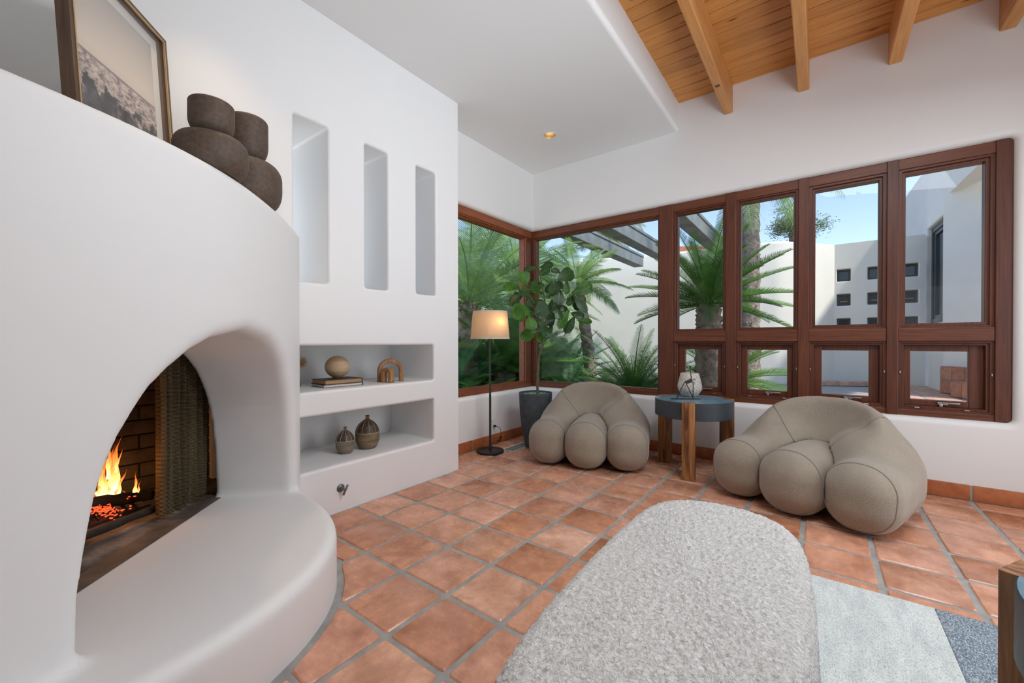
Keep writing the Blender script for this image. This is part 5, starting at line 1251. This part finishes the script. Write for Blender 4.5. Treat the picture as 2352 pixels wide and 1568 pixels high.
for i, (px, d, h, sd) in enumerate(((1393, 20, 7.3, 11), (1415, 22, 8.6, 12))):
    palm('distant_palm', ('shorter distant palm seen between the pergola beams', 'taller distant palm with bare trunk between the pergola beams')[i], 'palm', at0(px, d), h, 26, 2.0, .5, 'palm_yellow', trunk_r=.22, el=(-1.0, 1.1), seed=sd, n=34, vee=0, arch=.5, width=.035, curl=.6, rings=False)
# feathery shrubs under the big pane
for i, (px, d, nf, L, h, lab, mm) in enumerate(((1455, 6.6, 46, 1.25, .35, 'dense feathery palm shrub at the right of the big corner pane', 'sago'), (1385, 6.7, 34, .85, .15, 'low feathery palm shrub behind the left lounge chair', 'palm'), (1300, 7.2, 30, .95, .2, 'bluish low palm fronds behind the fig trunk', 'fern_dark'),
        (1500, 6.4, 28, .85, .1, 'fine-leaved palm shrub beside the thick window post', 'fern_dark'), (1560, 6.9, 26, .9, .1, 'green fronds filling the low pane behind the pitted vase', 'palm'))):
    palm('palm_shrub', lab, 'shrub', at0(px, d), h, nf, L, .17, mm, el=(.0, 1.45), seed=20 + i, n=54, vee=.4, arch=.35, width=.010, curl=.2, jag=.3, group='feathery shrubs below the courtyard window')
# planting outside the left window
palm('date_palm', 'big arching palm filling the top of the left window', 'palm', at0(1075, 7.6), 2.0, 40, 2.3, .42, 'palm', trunk_r=.22, el=(-.1, 1.35), seed=31, n=66, vee=.4, arch=.30, width=.014, curl=.25)
palm('sago_palm', 'broad cycad behind the lamp shade in the left window', 'palm', at0(1160, 7.3), .75, 36, 1.45, .26, 'sago', trunk_r=.2, el=(.0, 1.3), seed=32, n=70, vee=.5, arch=.22, width=.014, curl=.05)
palm('date_palm', 'grey-green palm crown in the upper right of the left window', 'palm', at0(1185, 10.5), 2.9, 36, 2.2, .42, 'palm', trunk_r=.2, el=(-.4, 1.3), seed=33, n=56, vee=.3, arch=.4, width=.018, curl=.4)
for i, (px, d, lab) in enumerate(((1070, 5.9, 'bright green fern at the bottom left of the left window'), (1128, 6.3, 'bright green fern low behind the lamp pole'), (1180, 6.5, 'bright green fern low beside the corner post'), (1045, 6.6, 'bright green fern at the niche wall end of the left window'))):
    palm('fern', lab, 'fern', at0(px, d), .28, 22, .62, .14, 'fern', el=(.0, 1.2), seed=40 + i, n=34, vee=.15, arch=.5, width=.022, curl=.15, group='ferns outside the left window')
for i, (px, d) in enumerate(((1040, 7.0), (1110, 7.6), (1180, 8.0), (1235, 8.6), (1270, 9.4), (1300, 9.6))):
    palm('palm_shrub', ('dark palm shrub at the far left of the garden', 'dark palm shrub behind the lamp', 'dark palm shrub behind the corner post', 'dark palm shrub right of the corner post', 'dark palm shrub beyond the fig stem', 'dark palm shrub beside the leaning palm')[i], 'shrub', at0(px, d), .3, 34, 1.35, .24, 'fern_dark', el=(.1, 1.45), seed=50 + i, n=44, vee=.4, arch=.3, width=.018, curl=.2, group='dark shrubs at the back of the garden')
palm('date_palm', 'far palm against the sky at the back left of the garden', 'palm', at0(1090, 14), 3.4, 34, 2.6, .55, 'palm', trunk_r=.25, el=(-.3, 1.3), seed=61, n=44, vee=.3, arch=.4, width=.03, curl=.4)
palm('date_palm', 'far palm left of the leaning palm behind the corner post', 'palm', at0(1235, 15), 3.2, 34, 2.4, .5, 'palm', trunk_r=.22, el=(-.3, 1.3), seed=62, n=44, vee=.3, arch=.4, width=.03, curl=.4)
# broadleaf tree behind the wall
def blob_tree(name, label, px, d, zc_, r, n, seed, m='tree_leaf'):
    rr = random.Random(seed); b0 = at0(px, d); root = thing(name, label, 'tree', b0)
    G().tube([(0, 0, 0), (.1, 0, zc_ * .6), (0, .1, zc_)], [.25, .18, .06], 10).mk('trunk', 'bark', root)
    cl = [Vector((rr.gauss(0, .5), rr.gauss(0, .5), rr.gauss(0, .42))) * r for _ in range(16)]; g = G()
    for _ in range(n):
        c = rr.choice(cl); p = c + Vector((rr.gauss(0, 1), rr.gauss(0, 1), rr.gauss(0, .8))) * r * .26; s = .06 * rr.uniform(.6, 1.2) * (1 if r < 2 else 2.2)
        mrot = Matrix.Rotation(rr.uniform(0, 6.28), 3, 'Z') @ Matrix.Rotation(rr.uniform(-1.2, 1.2), 3, 'X')
        g.add([p + Vector((0, 0, zc_)) + mrot @ Vector(q) * s for q in ((-1, 0, 0), (0, -.4, .1), (1, 0, 0), (0, .4, .1))], [(0, 1, 2, 3)])
    o = g.mk('foliage', m, root); o['kind'] = 'stuff'
blob_tree('broadleaf_tree', 'grey-green tree behind the cream wall left of the small windows', 1815, 19, at(1815, 520, 19).z, .85, 7000, 71)
for i, (px, d, zc_, r) in enumerate(((1030, 19, 2.6, 1.7), (1130, 22, 2.6, 1.9), (1225, 24, 2.4, 1.8))):
    blob_tree('background_tree', ('leafy tree at the far left behind the palms', 'leafy tree behind the palms left of the corner post', 'leafy tree behind the corner post')[i], px, d, zc_, r, 5000, 80 + i)
